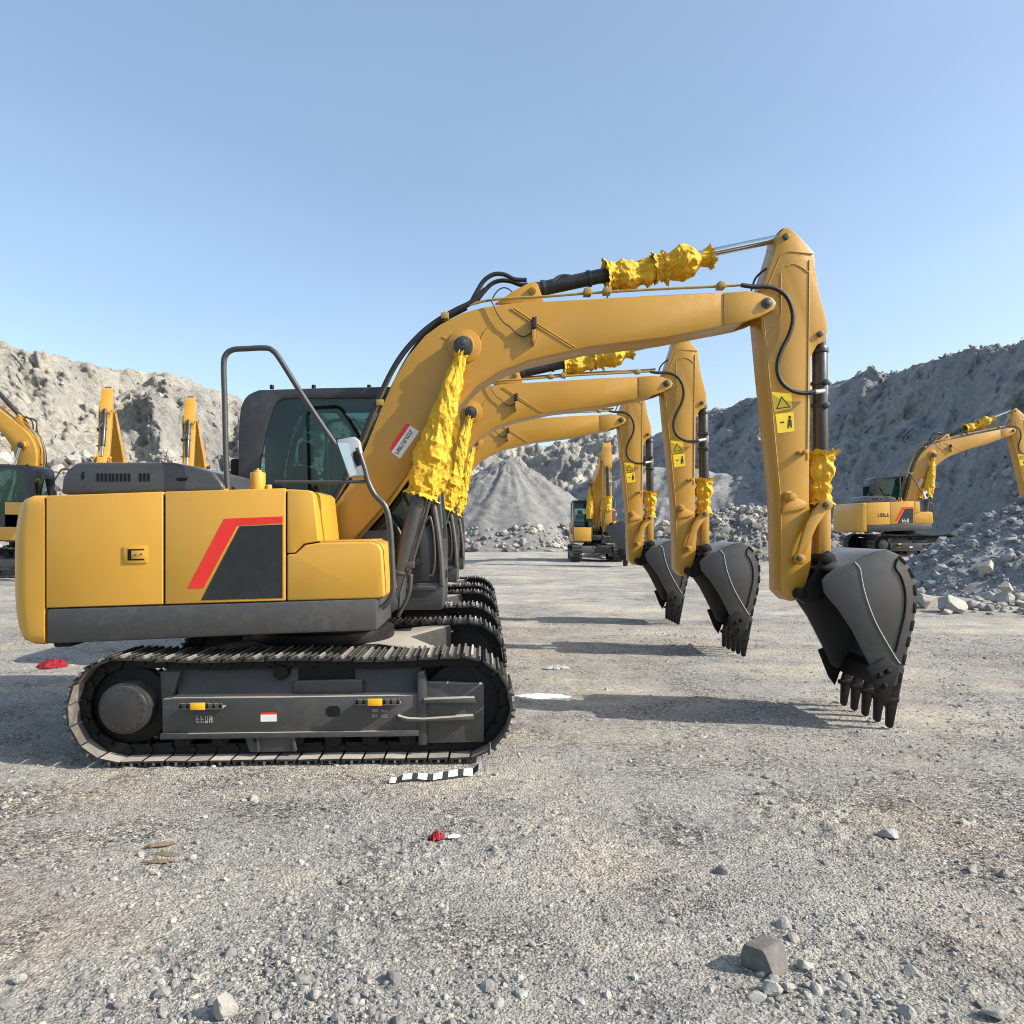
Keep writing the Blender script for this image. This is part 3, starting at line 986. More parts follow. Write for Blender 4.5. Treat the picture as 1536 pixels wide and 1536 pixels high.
    prof = [(vf - o_ * 0.0, za + 0.002), (vf - o_ * 0.13, za + 0.004), (vf - o_ * 0.16, top), (vi + o_ * 0.10, top), (vi + o_ * 0.06, za + 0.002)]
    hole0, hole1 = P(446, 1020, -1.1)[0], P(532, 1020, -1.1)[0]
    for (u0, u1) in ((ua, hole0), (hole1, ub)):
        f.prism(prof, u0, u1, axis='u')
    f.prism(e([(232, 1012), (262, 1012), (250, 1050), (244, 1105), (236, 1105)]), vf - o_ * 0.10, vi + o_ * 0.08)
    f.prism(e([(436, 1027), (540, 1025), (540, 1045), (436, 1046)]), vf - o_ * 0.10, vi + o_ * 0.1)
    tf = f.build('track_frame', M['frame_grey'], trk, 0.006)
    op = MB()  # black slab set into the recess in place of its shade
    op.prism(e([(440, 1006), (536, 1005), (536, 1028), (440, 1029)]), vf - o_ * 0.165, vf - o_ * 0.20)
    op.build('opening_shade', M['black'], trk)
    hl = MB()  # black plate on the frame face, drawn as the shade in a hole
    hc = P(500, 1067, A)
    hl.prism([(hc[0] + x, hc[1] + y) for x, y in ((-.052, -.026), (-.026, -.042), (.026, -.042), (.052, -.026), (.052, .026), (.026, .042), (-.026, .042), (-.052, .026))], vf + o_ * 0.003, vf - o_ * 0.002)
    scr = MB()
    # idler guard with two ribs
    g = MB()
    g.prism(e([(628, 1024), (726, 1027), (726, 1114), (628, 1116)]), vf - o_ * 0.015, vf - o_ * 0.09)
    g.prism(e([(626, 1010), (636, 1008), (640, 1022), (640, 1117), (628, 1117)]), vf + o_ * 0.012, vf - o_ * 0.12)
    g.prism(e([(636, 1047), (712, 1044), (714, 1052), (636, 1053)]), vf + o_ * 0.055, vf - o_ * 0.03)
    g.prism(e([(597, 1071), (612, 1075), (636, 1076), (710, 1071), (712, 1077), (612, 1081), (600, 1077)]), vf + o_ * 0.055, vf - o_ * 0.03)
    g.build('idler_guard', M['frame_grey'], trk, 0.006)
    s1 = MB()
    s1.prism(e([(365, 1103), (441, 1102), (440, 1128), (374, 1129)]), vf - o_ * 0.01, vf - o_ * 0.05)
    s1.prism(e([(385, 1103), (389, 1103), (389, 1128), (385, 1128)]), vf + o_ * 0.01, vf - o_ * 0.03)
    s1.prism(e([(436, 1102), (442, 1102), (445, 1126), (440, 1128)]), vf + o_ * 0.01, vf - o_ * 0.03)
    s1.build('track_guide', M['frame_grey'], trk, 0.005)
    for (x0, x1, yy) in ((276, 340, 1052), (536, 602, 1046)):
        st = MB()
        (u0, z0), (u1, z1) = P(x0, yy, A), P(x1, yy, A)
        zt = max(z0, z1) + 0.012
        st.box(u0, u1, min(vf + o_ * 0.10, vf + o_ * 0.001), max(vf + o_ * 0.10, vf + o_ * 0.001), zt - 0.055, zt - 0.045)
        for uu in np.linspace(u0 + 0.01, u1 - 0.02, 7):
            st.prism([(uu - .012, zt - .045), (uu + .02, zt - .045), (uu + .004, zt + 0.01)], vf + o_ * 0.10, vf + o_ * 0.094)
        st.box(u0, u1, min(vf + o_ * 0.10, vf + o_ * 0.088), max(vf + o_ * 0.10, vf + o_ * 0.088), zt - 0.045, zt - 0.006)
        sp = st.build('step', M['frame_grey'], trk, 0.002)
        rf = MB()
        um = (u0 + u1) / 2 - 0.02
        rf.box(um - 0.055, um + 0.055, min(vf + o_ * 0.106, vf + o_ * 0.101), max(vf + o_ * 0.106, vf + o_ * 0.101), zt - 0.055, zt)
        rf.build('reflector', M['reflector'], trk, 0.002)
    hl.build('hole_shade', M['black'], trk)
    if sgn == 1:
        for (x, y, w, h, k, sd) in ((294, 1084, 0.13, 0.055, 4, 3), (558, 1068, 0.05, 0.022, 3, 5), (558, 1076, 0.05, 0.022, 3, 6), (572, 1068, 0.05, 0.022, 3, 8), (572, 1076, 0.05, 0.022, 3, 9)):
            o = P(x, y, A)
            mk = MB()
            scribble(mk, o, (1, -0.01), (0, 1), w, h, k, sd, vf - 0.0005)
            mk.build('stencil_mark', M['stencil'], trk)
        lb = MB()
        lb.prism(e([(391, 1072), (415, 1071.5), (415, 1082), (391, 1082.5)]), vf - 0.002, vf, mi=0)
        lb.prism(e([(391, 1069), (415, 1068.5), (415, 1071.3), (391, 1071.8)]), vf - 0.0022, vf, mi=1)
        lb.build('warning_label', [M['white'], M['red']], trk)
    return trk

def make_excavator():
    root = empty('excavator')
    make_track(root, 1)
    make_track(root, -1)
    # centre frame between the tracks and slewing ring
    b = MB()
    b.prism([(-0.75, -0.8), (-0.55, -0.45), (0.55, -0.45), (0.95, -0.8), (1.15, -0.8), (0.8, 0), (1.15, 0.8), (0.95, 0.8), (0.55, 0.45), (-0.55, 0.45), (-0.75, 0.8), (-0.95, 0.8), (-0.6, 0), (-0.95, -0.8)], 0.42, 0.80, axis='z')
    b.build('centre_frame', M['frame_grey'], root, 0.02)
    b = MB()
    b.cyl((0, 0, 0.78), (0, 0, 0.985), 0.56, seg=48)
    b.cyl((0, 0, 0.80), (0, 0, 0.90), 0.64, seg=48)
    b.build('slewing_ring', M['black'], root, 0.01)

    V = -1.20                                              # right-hand side of the house
    # lower skirt / revolving frame
    b = MB()
    b.prism(PP(V, (69, 914), (430, 902.5), (566, 898), (566, 946), (430, 951), (69, 966)), V, -0.30)
    b.prism(PP(V, (69, 916), (430, 903), (430, 949), (69, 964)), -0.302, 1.2)
    b.build('revolving_frame', M['grey'], root, 0.022)
    b = MB()
    b.prism(PP(V, (66, 962), (98, 961), (96, 973), (70, 974)), -1.1, -0.9)
    b.build('tow_eye', M['black'], root, 0.01)
    # counterweight, rounded in plan
    uA = P(66, 850, V)[0]
    z0, z1 = P(60, 967, V)[1], P(60, 743, V)[1]
    b = MB()
    NZ, NK = 26, 33
    vs = []
    for q in range(NZ):
        w = q / (NZ - 1) * 2 - 1
        inset = 1 - abs(w) ** 3.0 * 0.30                  # barrel shaped from the side
        edge = (1 - abs(w) ** 14) ** 0.5 if abs(w) < 1 else 0
        z = z0 + (z1 - z0) * (0.5 + 0.5 * math.copysign(1 - (1 - abs(w)) ** 1.15, w))
        for k in range(NK):
            a = -math.pi / 2 + math.pi * k / (NK - 1)
            c, sn = max(math.cos(a), 0.0), math.sin(a)
            vs.append((uA - 0.375 * c ** 0.46 * inset * (0.72 + 0.28 * edge), (1.2 - 0.035 * (1 - edge)) * math.copysign(abs(sn) ** 0.52, sn), z))
    fs = []
    for q in range(NZ - 1):
        for k in range(NK - 1):
            fs.append((q * NK + k + 1, q * NK + k, (q + 1) * NK + k, (q + 1) * NK + k + 1))
        fs.append((q * NK, q * NK + NK - 1, (q + 1) * NK + NK - 1, (q + 1) * NK))
    fs.append(tuple(range(NK)))
    fs.append(tuple(range((NZ - 1) * NK + NK - 1, (NZ - 1) * NK - 1, -1)))
    b.add(vs, fs)
    cw = b.build('counterweight', M['yellow'], root, angle=50)
    # core of the engine house (dark, seen only in the gaps)
    b = MB()
    b.prism(PP(V, (64, 748), (430, 740), (430, 902), (64, 913)), V + 0.02, 1.18)
    b.build('engine_house_core', M['black'], root)
    # top deck
    b = MB()
    b.prism(PP(V, (67.5, 743.5), (245, 738), (428, 733), (428, 741), (67.5, 751)), V + 0.035, 1.17)
    b.build('top_deck', M['yellow'], root, 0.012)
    for (sg) in (1, -1):
        v0, v1 = (V, V + 0.035) if sg == 1 else (1.2, 1.165)
        b = MB()
        b.prism(PP(V, (69, 743.5), (244.3, 737.5), (244.3, 906.5), (69, 912)), v0, v1)
        dr = b.build('side_door', M['yellow'], root, 0.008, 3)
        b = MB()
        b.prism(PP(V, (247.6, 737.4), (428, 732.3), (428, 901), (247.6, 906.3)), v0, v1)
        dr2 = b.build('side_door', M['yellow'], root, 0.008, 3)
        if sg == 1:
            q = MB()
            fr = PP(V, (186, 820), (221, 819), (221, 844), (186, 845))
            q.prism(fr, V - 0.008, V + 0.004, mi=0)
            q.prism(PP(V, (192, 823.5), (217.5, 823), (217.5, 840.5), (192, 841)), V - 0.0095, V - 0.007, mi=1)
            q.prism(PP(V, (198, 826), (217, 825.5), (217, 838), (198, 838.5)), V - 0.014, V - 0.0092, mi=0)
            q.cyl(P3(204, 832, V - 0.016), P3(204, 832, V - 0.012), 0.011, seg=12, mi=2)
            q.cyl(P3(212, 831, V - 0.016), P3(212, 831, V - 0.012), 0.008, seg=12, mi=1)
            q.build('door_latch', [M['yellow'], M['black'], M['pin']], dr, 0.0015)
            q = MB()
            q.prism(PP(V, (336.5, 778), (424, 774.5), (424, 784.5), (356, 788.5), (305, 882.5), (281, 883)), V - 0.0025, V + 0.002, mi=0)
            q.build('red_stripe', M['red'], dr2)
            q = MB()
            q.prism(PP(V, (359.5, 789.5), (424, 786.5), (424, 897), (301.5, 900.5)), V - 0.0028, V + 0.002, mi=0)
            q.build('black_panel', M['decal_black'], dr2)
    # stepped tank and tool box ahead of it
    b = MB()
    b.prism(PP(V, (430.5, 733.5), (464, 735.5), (470.5, 741), (478, 812), (455, 816), (441.5, 829.5), (430.5, 830)), V, -0.36)
    b.build('hydraulic_tank', M['yellow'], root, 0.011, 3)
    b = MB()
    b.prism(PP(V, (430.5, 831.5), (442.5, 831), (457, 817.5), (480, 814), (556, 812.5), (568, 817), (572.5, 826), (577, 895), (566, 897.5), (430.5, 901)), V, -0.38)
    b.build('tool_box', M['yellow'], root, 0.014, 3)
    b = MB()
    b.prism(PP(V, (478, 811.5), (552, 809.5), (556, 812.2), (478, 814.2)), V + 0.03, -0.42)
    b.build('tool_box_lid', M['yellow'], root, 0.005)
    # engine hood with vents
    W = -1.0
    hp = PP(W, (90, 741), (93, 718), (100, 704), (116, 693.5), (256, 693), (290, 699), (320, 708), (335, 728), (335, 738))
    b = MB()
    b.prism(hp, W, 0.18)
    hd = b.build('engine_hood', M['hood_grey'], root, 0.075, 6, angle=60)
    slots = [[(x, 710), (x + 3.6, 710), (x + 3.6, 722), (x, 722.3)] for x in list(range(145, 165, 6)) + list(range(168, 193, 6)) + [209, 215, 221]]
    slots += [[(122.5, 709), (126.5, 707), (126.5, 718), (122.5, 720)], [(264, 717), (282, 716), (280, 721), (266, 722)]]
    for sl_ in slots:
        b = MB()
        b.prism(PP(W, *sl_), W - 0.003, W + 0.01)  # black piece on the hood, its colour standing in for shade inside a slot
        b.build('vent_shade', M['black'], hd)
    b = MB()
    b.cyl(P3(316, 720, -0.55), P3(332, 722, -0.55), 0.085, 0.06, 20)
    b.build('exhaust_stub', plain('blue_black_enamel', (0.012, 0.018, 0.045), 0.3), root, 0.01)
    # small fittings on the deck
    for (x0, x1, y0, y1, vv, mm) in ((291, 315, 726, 737, -0.85, 'yellow'), (318, 327, 728, 737, -0.85, 'yellow'), (331, 343, 729, 737, -0.95, 'yellow'), (375.5, 398, 709, 738, -0.8, 'yellow'), (399, 408, 727, 736, -0.8, 'yellow')):
        (u0, za), (u1, zb) = P(x0, y0, vv), P(x1, y1, vv)
        b = MB()
        b.cyl(((u0 + u1) / 2, vv, zb - 0.02), ((u0 + u1) / 2, vv, za), (u1 - u0) / 2, seg=24)
        if x0 == 375.5:
            b.cyl(((u0 + u1) / 2, vv, za), ((u0 + u1) / 2, vv, za + 0.02), (u1 - u0) / 2 * 0.55, seg=18)
            b.cyl(((u0 + u1) / 2, vv, za + .02), ((u0 + u1) / 2, vv, za + 0.035), (u1 - u0) / 2 * 0.2, seg=10)
        b.build('filler_cap', M[mm], root, 0.008)
    # guard rail
    W = -1.12
    b = MB()
    rail = [(341.5, 733), (339, 690), (337, 600), (335.5, 548), (339, 532), (350, 524.5), (370, 523), (398, 522), (409, 526), (420, 539), (450, 587), (480, 633), (507, 672)]
    b.tube([P3(x, y, W) for x, y in rail], 0.022, 12, 5)
    b.tube([P3(x, y, W) for x, y in ((536, 672), (546, 700), (552, 722), (562, 742), (578, 760), (585, 790), (588, 840), (589.5, 885), (583, 902), (572, 912))], 0.024, 12, 5)
    b.tube([P3(x, y, W) for x, y in ((412, 722.5), (480, 723), (553, 722.5))], 0.014, 10, 2)
    b.tube([P3(x, y, W) for x, y in ((507, 672), (520, 664), (536, 668))], 0.02, 10, 3)
    b.build('guard_rail', M['rail_grey'], root)
    b = MB()
    b.prism(PP(W, (505, 660), (532, 655), (540, 661), (546, 694), (551, 714), (524, 717)), W - 0.02, W + 0.05)
    mr = b.build('mirror', M['silver'], root, 0.014, 3)
    b = MB()
    b.prism(PP(W - 0.022, (506, 664), (522, 665), (535, 712), (525, 715)), W - 0.025, W - 0.018)
    b.build('mirror_glass', plain('mirror_face', (0.75, 0.77, 0.78), 0.12, 1.0), mr)
    b = MB()
    b.prism(PP(W - 0.022, (530, 678), (537, 676), (542, 684), (543, 696), (536, 700), (531, 690)), W - 0.045, W - 0.015)
    b.build('mirror_bracket', M['black'], mr, 0.006)

    # ---------------- cab (left side of the machine, behind the boom as seen from the right)
    vc0, vc1 = 0.27, 1.20
    out = PP(vc0, (357, 735), (358, 640), (361, 610), (369, 594), (386, 585), (480, 582), (585, 580), (618, 584), (640, 610), (655, 700), (664, 800), (665, 880), (357, 880))
    inner = PP(vc0, (387, 722), (390, 690), (398, 650), (408, 616), (416, 602), (428, 598), (580, 597), (607, 600), (626, 622), (640, 705), (648, 790), (648, 794), (400, 800), (387, 790))
    cab = empty('cab')
    cab.parent = root
    def ring(mb, o, i, v0, v1, mi=0):
        # frame with an opening: outer loop o, inner loop i with matching rough angles -> bridge by resampling
        def resample(poly, n):
            pts = [Vector((a, b_, 0)) for a, b_ in poly]
            c = sum(pts, Vector()) / len(pts)
            res = []
            for k in range(n):
                a = 2 * math.pi * k / n
                d = Vector((math.cos(a), math.sin(a), 0))
                best = None
                for q in range(len(pts)):
                    p, r_ = pts[q] - c, pts[(q + 1) % len(pts)] - c
                    e_ = r_ - p
                    den = d.x * e_.y - d.y * e_.x
                    if abs(den) < 1e-9:
                        continue
                    t = (p.x * e_.y - p.y * e_.x) / den
                    s_ = (p.x * d.y - p.y * d.x) / den
                    if t > 0 and -1e-6 <= s_ <= 1 + 1e-6 and (best is None or t > best):
                        best = t
                res.append((c.x + d.x * best, c.y + d.y * best))
            return res
        n = 120
        O, I = resample(o, n), resample(i, n)
        vs = [(a, v0, b_) for a, b_ in O] + [(a, v0, b_) for a, b_ in I] + [(a, v1, b_) for a, b_ in O] + [(a, v1, b_) for a, b_ in I]
        fs = []
        for k in range(n):
            k2 = (k + 1) % n
            fs += [(k, k2, n + k2, n + k), (2 * n + k2, 2 * n + k, 3 * n + k, 3 * n + k2), (k2, k, 2 * n + k, 2 * n + k2), (n + k, n + k2, 3 * n + k2, 3 * n + k)]
        mb.add(vs, fs, mi)
    # the cab is built as a mesh shell so that one can look through it
    bpy.data.objects.remove(cab)
    b = MB()
    ring(b, out, inner, vc0, vc0 + 0.06)
    ring(b, out, inner, vc1 - 0.06, vc1)
    # roof, back panel, front sill, floor follow the outline between both sides
    def strip(mb, pts, th, v0, v1):
        for (a, c) in zip(pts[:-1], pts[1:]):
            a, c = Vector((a[0], a[1], 0)), Vector((c[0], c[1], 0))
            d = (c - a).normalized()
            nrm = Vector((-d.y, d.x, 0)) * th
            mb.prism([(a.x, a.y), (c.x, c.y), (c.x + nrm.x, c.y + nrm.y), (a.x + nrm.x, a.y + nrm.y)], v0, v1)
    b.prism(out[1:7] + [(out[6][0], out[6][1] - 0.09), (out[4][0] + 0.02, out[4][1] - 0.09), (out[3][0] + 0.06, out[3][1] - 0.1), (out[2][0] + 0.06, out[2][1]), (out[1][0] + 0.06, out[1][1])], vc0 + 0.061, vc1 - 0.061)
    zb = out[-1][1]
    b.box(out[0][0], out[0][0] + 0.06, vc0 + 0.061, vc1 - 0.061, zb, 2.05)
    b.box(out[0][0] + 0.061, out[11][0] - 0.02, vc0 + 0.061, vc1 - 0.061, zb, zb + 0.12)
    b.box(out[11][0] - 0.05, out[11][0], vc0 + 0.061, vc1 - 0.061, zb + 0.121, zb + 0.46)
    cab = b.build('cab', M['cab_grey'], root, 0.008, 2, angle=40)
    b = MB()
    b.prism(inner, vc0 + 0.02, vc0 + 0.026)
    b.build('side_window', M['glass'], cab)
    b = MB()
    b.prism(inner, vc1 - 0.026, vc1 - 0.02)
    b.build('side_window', M['glass'], cab)
    b = MB()
    wf = [out[7], out[8], out[9], (out[10][0] - 0.01, out[10][1] + 0.05)]
    strip(b, [(x - 0.02, z) for x, z in wf], 0.006, vc0 + 0.065, vc1 - 0.065)
    b.build('windscreen', M['glass'], cab)
    b = MB()   # window divider, upper dark band and inner back pillar
    b.prism(PP(vc0, (486, 598), (497, 598), (535, 640), (552, 700), (556, 790), (546, 790), (542, 705), (525, 645)), vc0 + 0.028, vc0 + 0.05)
    b.prism(PP(vc0, (452, 600), (459, 600), (456, 640), (443, 660), (434, 700), (432, 790), (424, 790), (426, 700), (436, 655), (450, 636)), vc0 + 0.07, vc0 + 0.10)
    b.build('window_divider', M['rubber'], cab)
    b = MB()
    s0 = P(455, 690, 0.7)[0]
    b.box(s0, s0 + 0.48, 0.5, 0.98, 1.62, 1.80)
    b.box(s0 - 0.08, s0 + 0.10, 0.5, 0.98, 1.80, 2.45)
    b.box(s0 - 0.04, s0 + 0.08, 0.60, 0.88, 2.47, 2.70)
    b.box(s0 + 0.1, s0 + 0.3, 0.6, 0.9, 1.4, 1.61)
    b.build('operator_seat', M['seat'], cab, 0.04, 3)
    b = MB()
    b.box(s0 + 0.11, s0 + 0.2, 0.52, 0.96, 1.81, 2.2)
    b.build('seat_cover', M['plastic_sheet'], cab, 0.03, 3)
    b = MB()
    b.box(s0 + 0.05, s0 + 0.62, 0.36, 0.47, 1.62, 2.0)
    b.tube([(s0 + 0.5, 0.42, 2.0), (s0 + 0.55, 0.42, 2.12), (s0 + 0.6, 0.42, 2.18)], 0.02, 8, 3)
    b.build('control_console', M['rubber'], cab, 0.03, 2)
    b = MB()
    for x in (412, 474, 556):
        p = P3(x, 582, 0.6)
        b.cyl((p.x, 0.5, p.z - 0.03), (p.x, 0.5, p.z + 0.012), 0.022, seg=10)
    b.build('roof_bolts', M['black'], cab, 0.004)
    b = MB()
    b.box(out[0][0] - 0.10, out[0][0] - 0.002, 0.34, 0.62, 2.12, 2.5)
    b.build('rear_lamp_box', M['black'], cab, 0.02)
    # lower door panel and pillar seen under the boom
    b = MB()
    b.prism(PP(vc0, (611, 790), (645, 789), (646, 872), (611, 873)), vc0 - 0.02, vc0 + 0.03)
    b.prism(PP(vc0, (616, 843), (636, 843), (636, 845.5), (616, 845.5)), vc0 - 0.028, vc0 - 0.015)
    b.build('lower_panel', M['cab_grey'], cab, 0.008)
    b = MB()
    b.tube([P3(x, y, vc0 - 0.012) for x, y in ((636, 735), (648, 752), (655, 790), (660, 830), (663, 878))], 0.034, 10, 5)
    b.build('front_post', M['grey'], cab)
    b = MB()
    b.tube([P3(x, y, vc0 - 0.07) for x, y in ((640, 780), (645, 776), (650, 800), (652, 840), (648, 862), (643, 862))], 0.013, 8, 5)
    b.build('grab_handle', M['rail_grey'], cab)
    b = MB()
    b.prism(PP(vc0, (535, 876), (665, 874), (664, 914), (535, 916)), vc0 - 0.02, vc1)
    b.prism(PP(vc0, (598, 880), (655, 879), (655, 886), (598, 887)), vc0 - 0.05, vc0)
    b.prism(PP(vc0, (552, 735), (600, 735), (611, 790), (611, 876), (540, 876)), vc0 + 0.064, vc0 + 0.09)
    b.build('cab_base', M['cab_grey'], root, 0.01)
    b = MB()
    b.box(-0.9, 1.02, 1.195, 1.235, 1.04, 1.42)
    b.build('left_skirt', M['yellow'], root, 0.012, 3)
    # floor between tool box and cab
    b = MB()
    b.prism(PP(-0.3, (470, 868), (600, 866), (600, 912), (470, 914)), -0.298, vc0 - 0.021)
    b.build('boom_mount', M['grey'], root, 0.01)
    # swing bearing cover / hoses bundle by the boom foot
    b = MB()
    for k in range(5):
        vv = -0.12 + 0.08 * k
        b.tube([P3(560 + 5 * k, 880, vv), P3(578 + 3 * k, 840 + 6 * k, vv), P3(598, 826 + 9 * k, vv - 0.05), P3(600 - 2 * k, 800, vv), P3(580, 770, vv * 0.8)], 0.016, 8, 5)
    b.build('hose_bundle', M['rubber'], root)

    # ---------------- boom
    link = []
    Bv = -0.20
    up = [(480, 808), (493, 771), (524, 727), (550, 667), (571, 615), (592, 568), (612, 534), (638, 503), (660, 487), (693, 470), (726, 461), (766, 455), (815, 452.5), (881, 449), (980, 443), (1096, 438), (1119, 437)]
    dn = [(1119, 481), (1095, 486.5), (1000, 505), (881, 520), (793, 540), (749, 557), (715, 578), (687, 607), (650, 653), (610, 711), (576, 757), (529, 810), (512, 824), (488, 828), (476, 820)]
    boom_poly = PP(Bv, *up, *dn)
    b = MB()
    b.prism(boom_poly, Bv, -Bv)
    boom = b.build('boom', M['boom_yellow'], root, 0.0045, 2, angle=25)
    link.append(boom)
    for vv in ((-0.207, -0.155), (0.155, 0.207)):
        b = MB()
        b.prism(PP(-0.2, (1085, 440), (1119, 436.5), (1140, 440), (1158, 447), (1164, 455), (1161, 464), (1140, 475), (1120, 481.5), (1085, 488.5)), *vv)
        b.build('boom_tip', M['boom_yellow'], boom, 0.004)
    b = MB()   # weld beads on the side plate
    def bead(pts, r=0.006):
        b.tube([P3(x, y, Bv - 0.001) for x, y in pts], r, 8, 1)
    bead([(766, 463), (800, 486), (858, 522)])
    bead([(771, 462), (805, 485), (863, 521)])
    bead([(663, 505), (680, 514)])
    bead([(720, 512), (727, 497), (736, 488)])
    bead([(1095, 440), (1095, 470), (1090, 485)], 0.004)
    b.build('weld_beads', M['boom_yellow'], boom)
    # big boss round the lift-cylinder pin
    c = P(695, 519, Bv)
    b = MB()
    b.cyl((c[0] + .01, Bv - 0.018, c[1]), (c[0] + .01, -Bv + 0.018, c[1]), 0.155, seg=40)
    b.cyl((c[0], Bv - 0.10, c[1]), (c[0], -Bv + 0.10, c[1]), 0.098, seg=36)
    b.build('pin_boss', M['boom_yellow'], boom, 0.008)
    b = MB()
    b.cyl((c[0], Bv - 0.145, c[1]), (c[0], -Bv + 0.145, c[1]), 0.058, seg=32)
    b.cyl((c[0], Bv - 0.152, c[1]), (c[0], Bv - 0.14, c[1]), 0.03, seg=6)
    b.build('lift_pin', M['pin'], boom, 0.008)
    # bracket of the stick cylinder on the boom's back
    b = MB()
    for vv in ((-0.13, -0.09), (0.09, 0.13)):
        b.prism(PP(-0.1, (742, 457), (768, 439), (792, 426), (799, 424), (806, 427), (815, 452), (816, 457)), *vv)
    b.cyl(P3(799, 436, -0.15), P3(799, 436, 0.15) - Vector((0, 0, 0)), 0.035, seg=20)
    b.build('cylinder_bracket', M['boom_yellow'], boom, 0.006)
    # label with a red band, and illegible letters
    b = MB()
    e1 = (P(617, 640, Bv)[0] - P(591, 680, Bv)[0], P(617, 640, Bv)[1] - P(591, 680, Bv)[1])
    ln = math.hypot(*e1)
    ex = (e1[0] / ln, e1[1] / ln)
    ez = (-ex[1], ex[0])
    b.prism(PP(Bv, (587, 678), (615, 638.5), (629, 647), (600, 688)), Bv - 0.002, Bv + 0.001, mi=0)
    b.prism(PP(Bv, (584, 674), (612, 634.5), (615, 638), (587, 677.5)), Bv - 0.0018, Bv + 0.001, mi=1)
    b.prism(PP(Bv, (588, 666), (609, 635), (613, 638), (590, 670.5)), Bv - 0.0017, Bv + 0.001, mi=1)
    scribble(b, P(597, 682, Bv), ex, ez, 0.26, 0.035, 11, 4, Bv - 0.002, mi=2)
    b.build('warning_label', [M['white'], M['red'], M['decal_black']], boom)
    # hose clip on the boom side
    b = MB()
    b.prism(PP(Bv, (797, 479), (804.5, 477.5), (804, 494), (797, 495)), Bv - 0.07, Bv + 0.01, mi=0)
    b.prism(PP(Bv, (797, 496), (804, 495), (804.5, 510), (800, 520), (797, 512)), Bv - 0.055, Bv + 0.01, mi=1)
    b.build('hose_clip', [M['rubber'], M['boom_yellow']], boom, 0.004)
    b = MB()
    b.tube([P3(x, y, Bv - 0.025) for x, y in ((729, 452), (737, 452), (746, 470), (756, 484), (766, 491), (776, 501), (786, 505), (798, 499))], 0.006, 8, 5)
    b.tube([P3(x, y, -0.12) for x, y in ((737, 451), (744, 439), (753, 432), (762, 433), (768, 438))], 0.006, 8, 5)
    b.build('grease_line', M['rubber'], boom)
    # hard lines along the boom's back
    lines = MB()
    clamps = MB()
    off = [(488, 775), (519, 723), (545, 663), (566, 611), (587, 563), (607, 529), (633, 498), (656, 481), (690, 463), (724, 452), (757, 448), (815, 445), (881, 440), (980, 434), (1080, 429.5), (1118, 427)]
    for vv in (-0.165, -0.115, 0.05, 0.11):
        lines.tube([P3(x, y, vv) for x, y in off], 0.013, 8, 3)
    lines.build('hydraulic_line', M['brass'], boom)
    for (x, y) in ((497, 768), (572, 606), (668, 477), (880, 441), (909, 439), (1079, 431)):
        p = P3(x, y, -0.1)
        clamps.box(p.x - 0.035, p.x + 0.035, -0.20, -0.09, p.z - 0.03, p.z + 0.025)
        clamps.cyl((p.x, -0.14, p.z), (p.x, -0.14, p.z + 0.05), 0.011, seg=8)
    clamps.build('line_clamp', M['brass'], boom, 0.005)
    b = MB()
    b.tube([P3(x, y, -0.06) for x, y in ((706, 455), (714, 440), (726, 421), (741, 411.5), (757, 412), (772, 419), (790, 420))], 0.021, 10, 6)
    b.tube([P3(x, y, 0.04) for x, y in ((713, 455), (722, 442), (736, 427), (750, 421), (766, 422), (780, 427), (792, 427))], 0.021, 10, 6)
    b.tube([P3(x, y, -0.02) for x, y in ((700, 462), (660, 484), (630, 512), (608, 545), (585, 590), (560, 645), (530, 712), (500, 770), (486, 806))], 0.022, 10, 4)
    b.tube([P3(x, y, -0.16) for x, y in ((728, 434), (716, 446), (703, 456), (684, 465), (655, 482), (630, 502), (604, 531), (583, 566), (562, 612), (541, 664), (514, 725), (484, 776), (476, 806))], 0.026, 10, 4)
    b.build('hydraulic_hose', M['rubber'], boom)
    # ---------------- stick cylinder
    ca, cb = P3(799, 436, 0), P3(1172, 357, 0)
    d = (cb - ca).normalized()
    wA, wB = P3(915, 411, 0), P3(1058, 385, 0)
    b = MB()
    b.cyl(ca, ca + d * 0.08, 0.07, seg=24)
    b.cyl(ca + d * 0.05, wA + d * 0.55, 0.068, seg=28)
    b.cyl(P3(880, 418.5, 0), P3(886, 417.5, 0), 0.08, seg=28)
    b.cyl(P3(812, 433, 0), P3(818, 432, 0), 0.078, seg=28)
    b.tube([P3(828, 424, -0.05), P3(840, 415, -0.03), P3(856, 415, -0.03), P3(866, 422, -0.04)], 0.02, 8, 4)
    sc = b.build('stick_cylinder', M['barrel'], root, 0.005)
    link.append(sc)
    b = MB()
    b.cyl(wA + d * 0.5, cb, 0.040, seg=24)
    b.build('piston_rod', M['chrome'], sc)
    b = MB()
    b.cyl(cb - Vector((0, 0.09, 0)), cb + Vector((0, 0.09, 0)), 0.06, seg=24)
    b.build('rod_eye', M['black'], sc, 0.006)
    b = wrap_mesh(P3(914, 415, 0), P3(992, 402, 0), [0.13, 0.11, 0.14, 0.13, 0.10, 0.12, 0.10, 0.115], 3.1, 0.26, hang=0.02)
    b.build('protective_wrap', M['wrap'], sc, angle=60)
    b = wrap_mesh(P3(985, 400, 0), P3(1062, 387, 0), [0.11, 0.10, 0.13, 0.15, 0.14, 0.07, 0.09], 8.4, 0.26, hang=0.01)
    b.build('protective_wrap', M['wrap'], sc, angle=60)
    # ---------------- arm (stick)
    A = -0.15
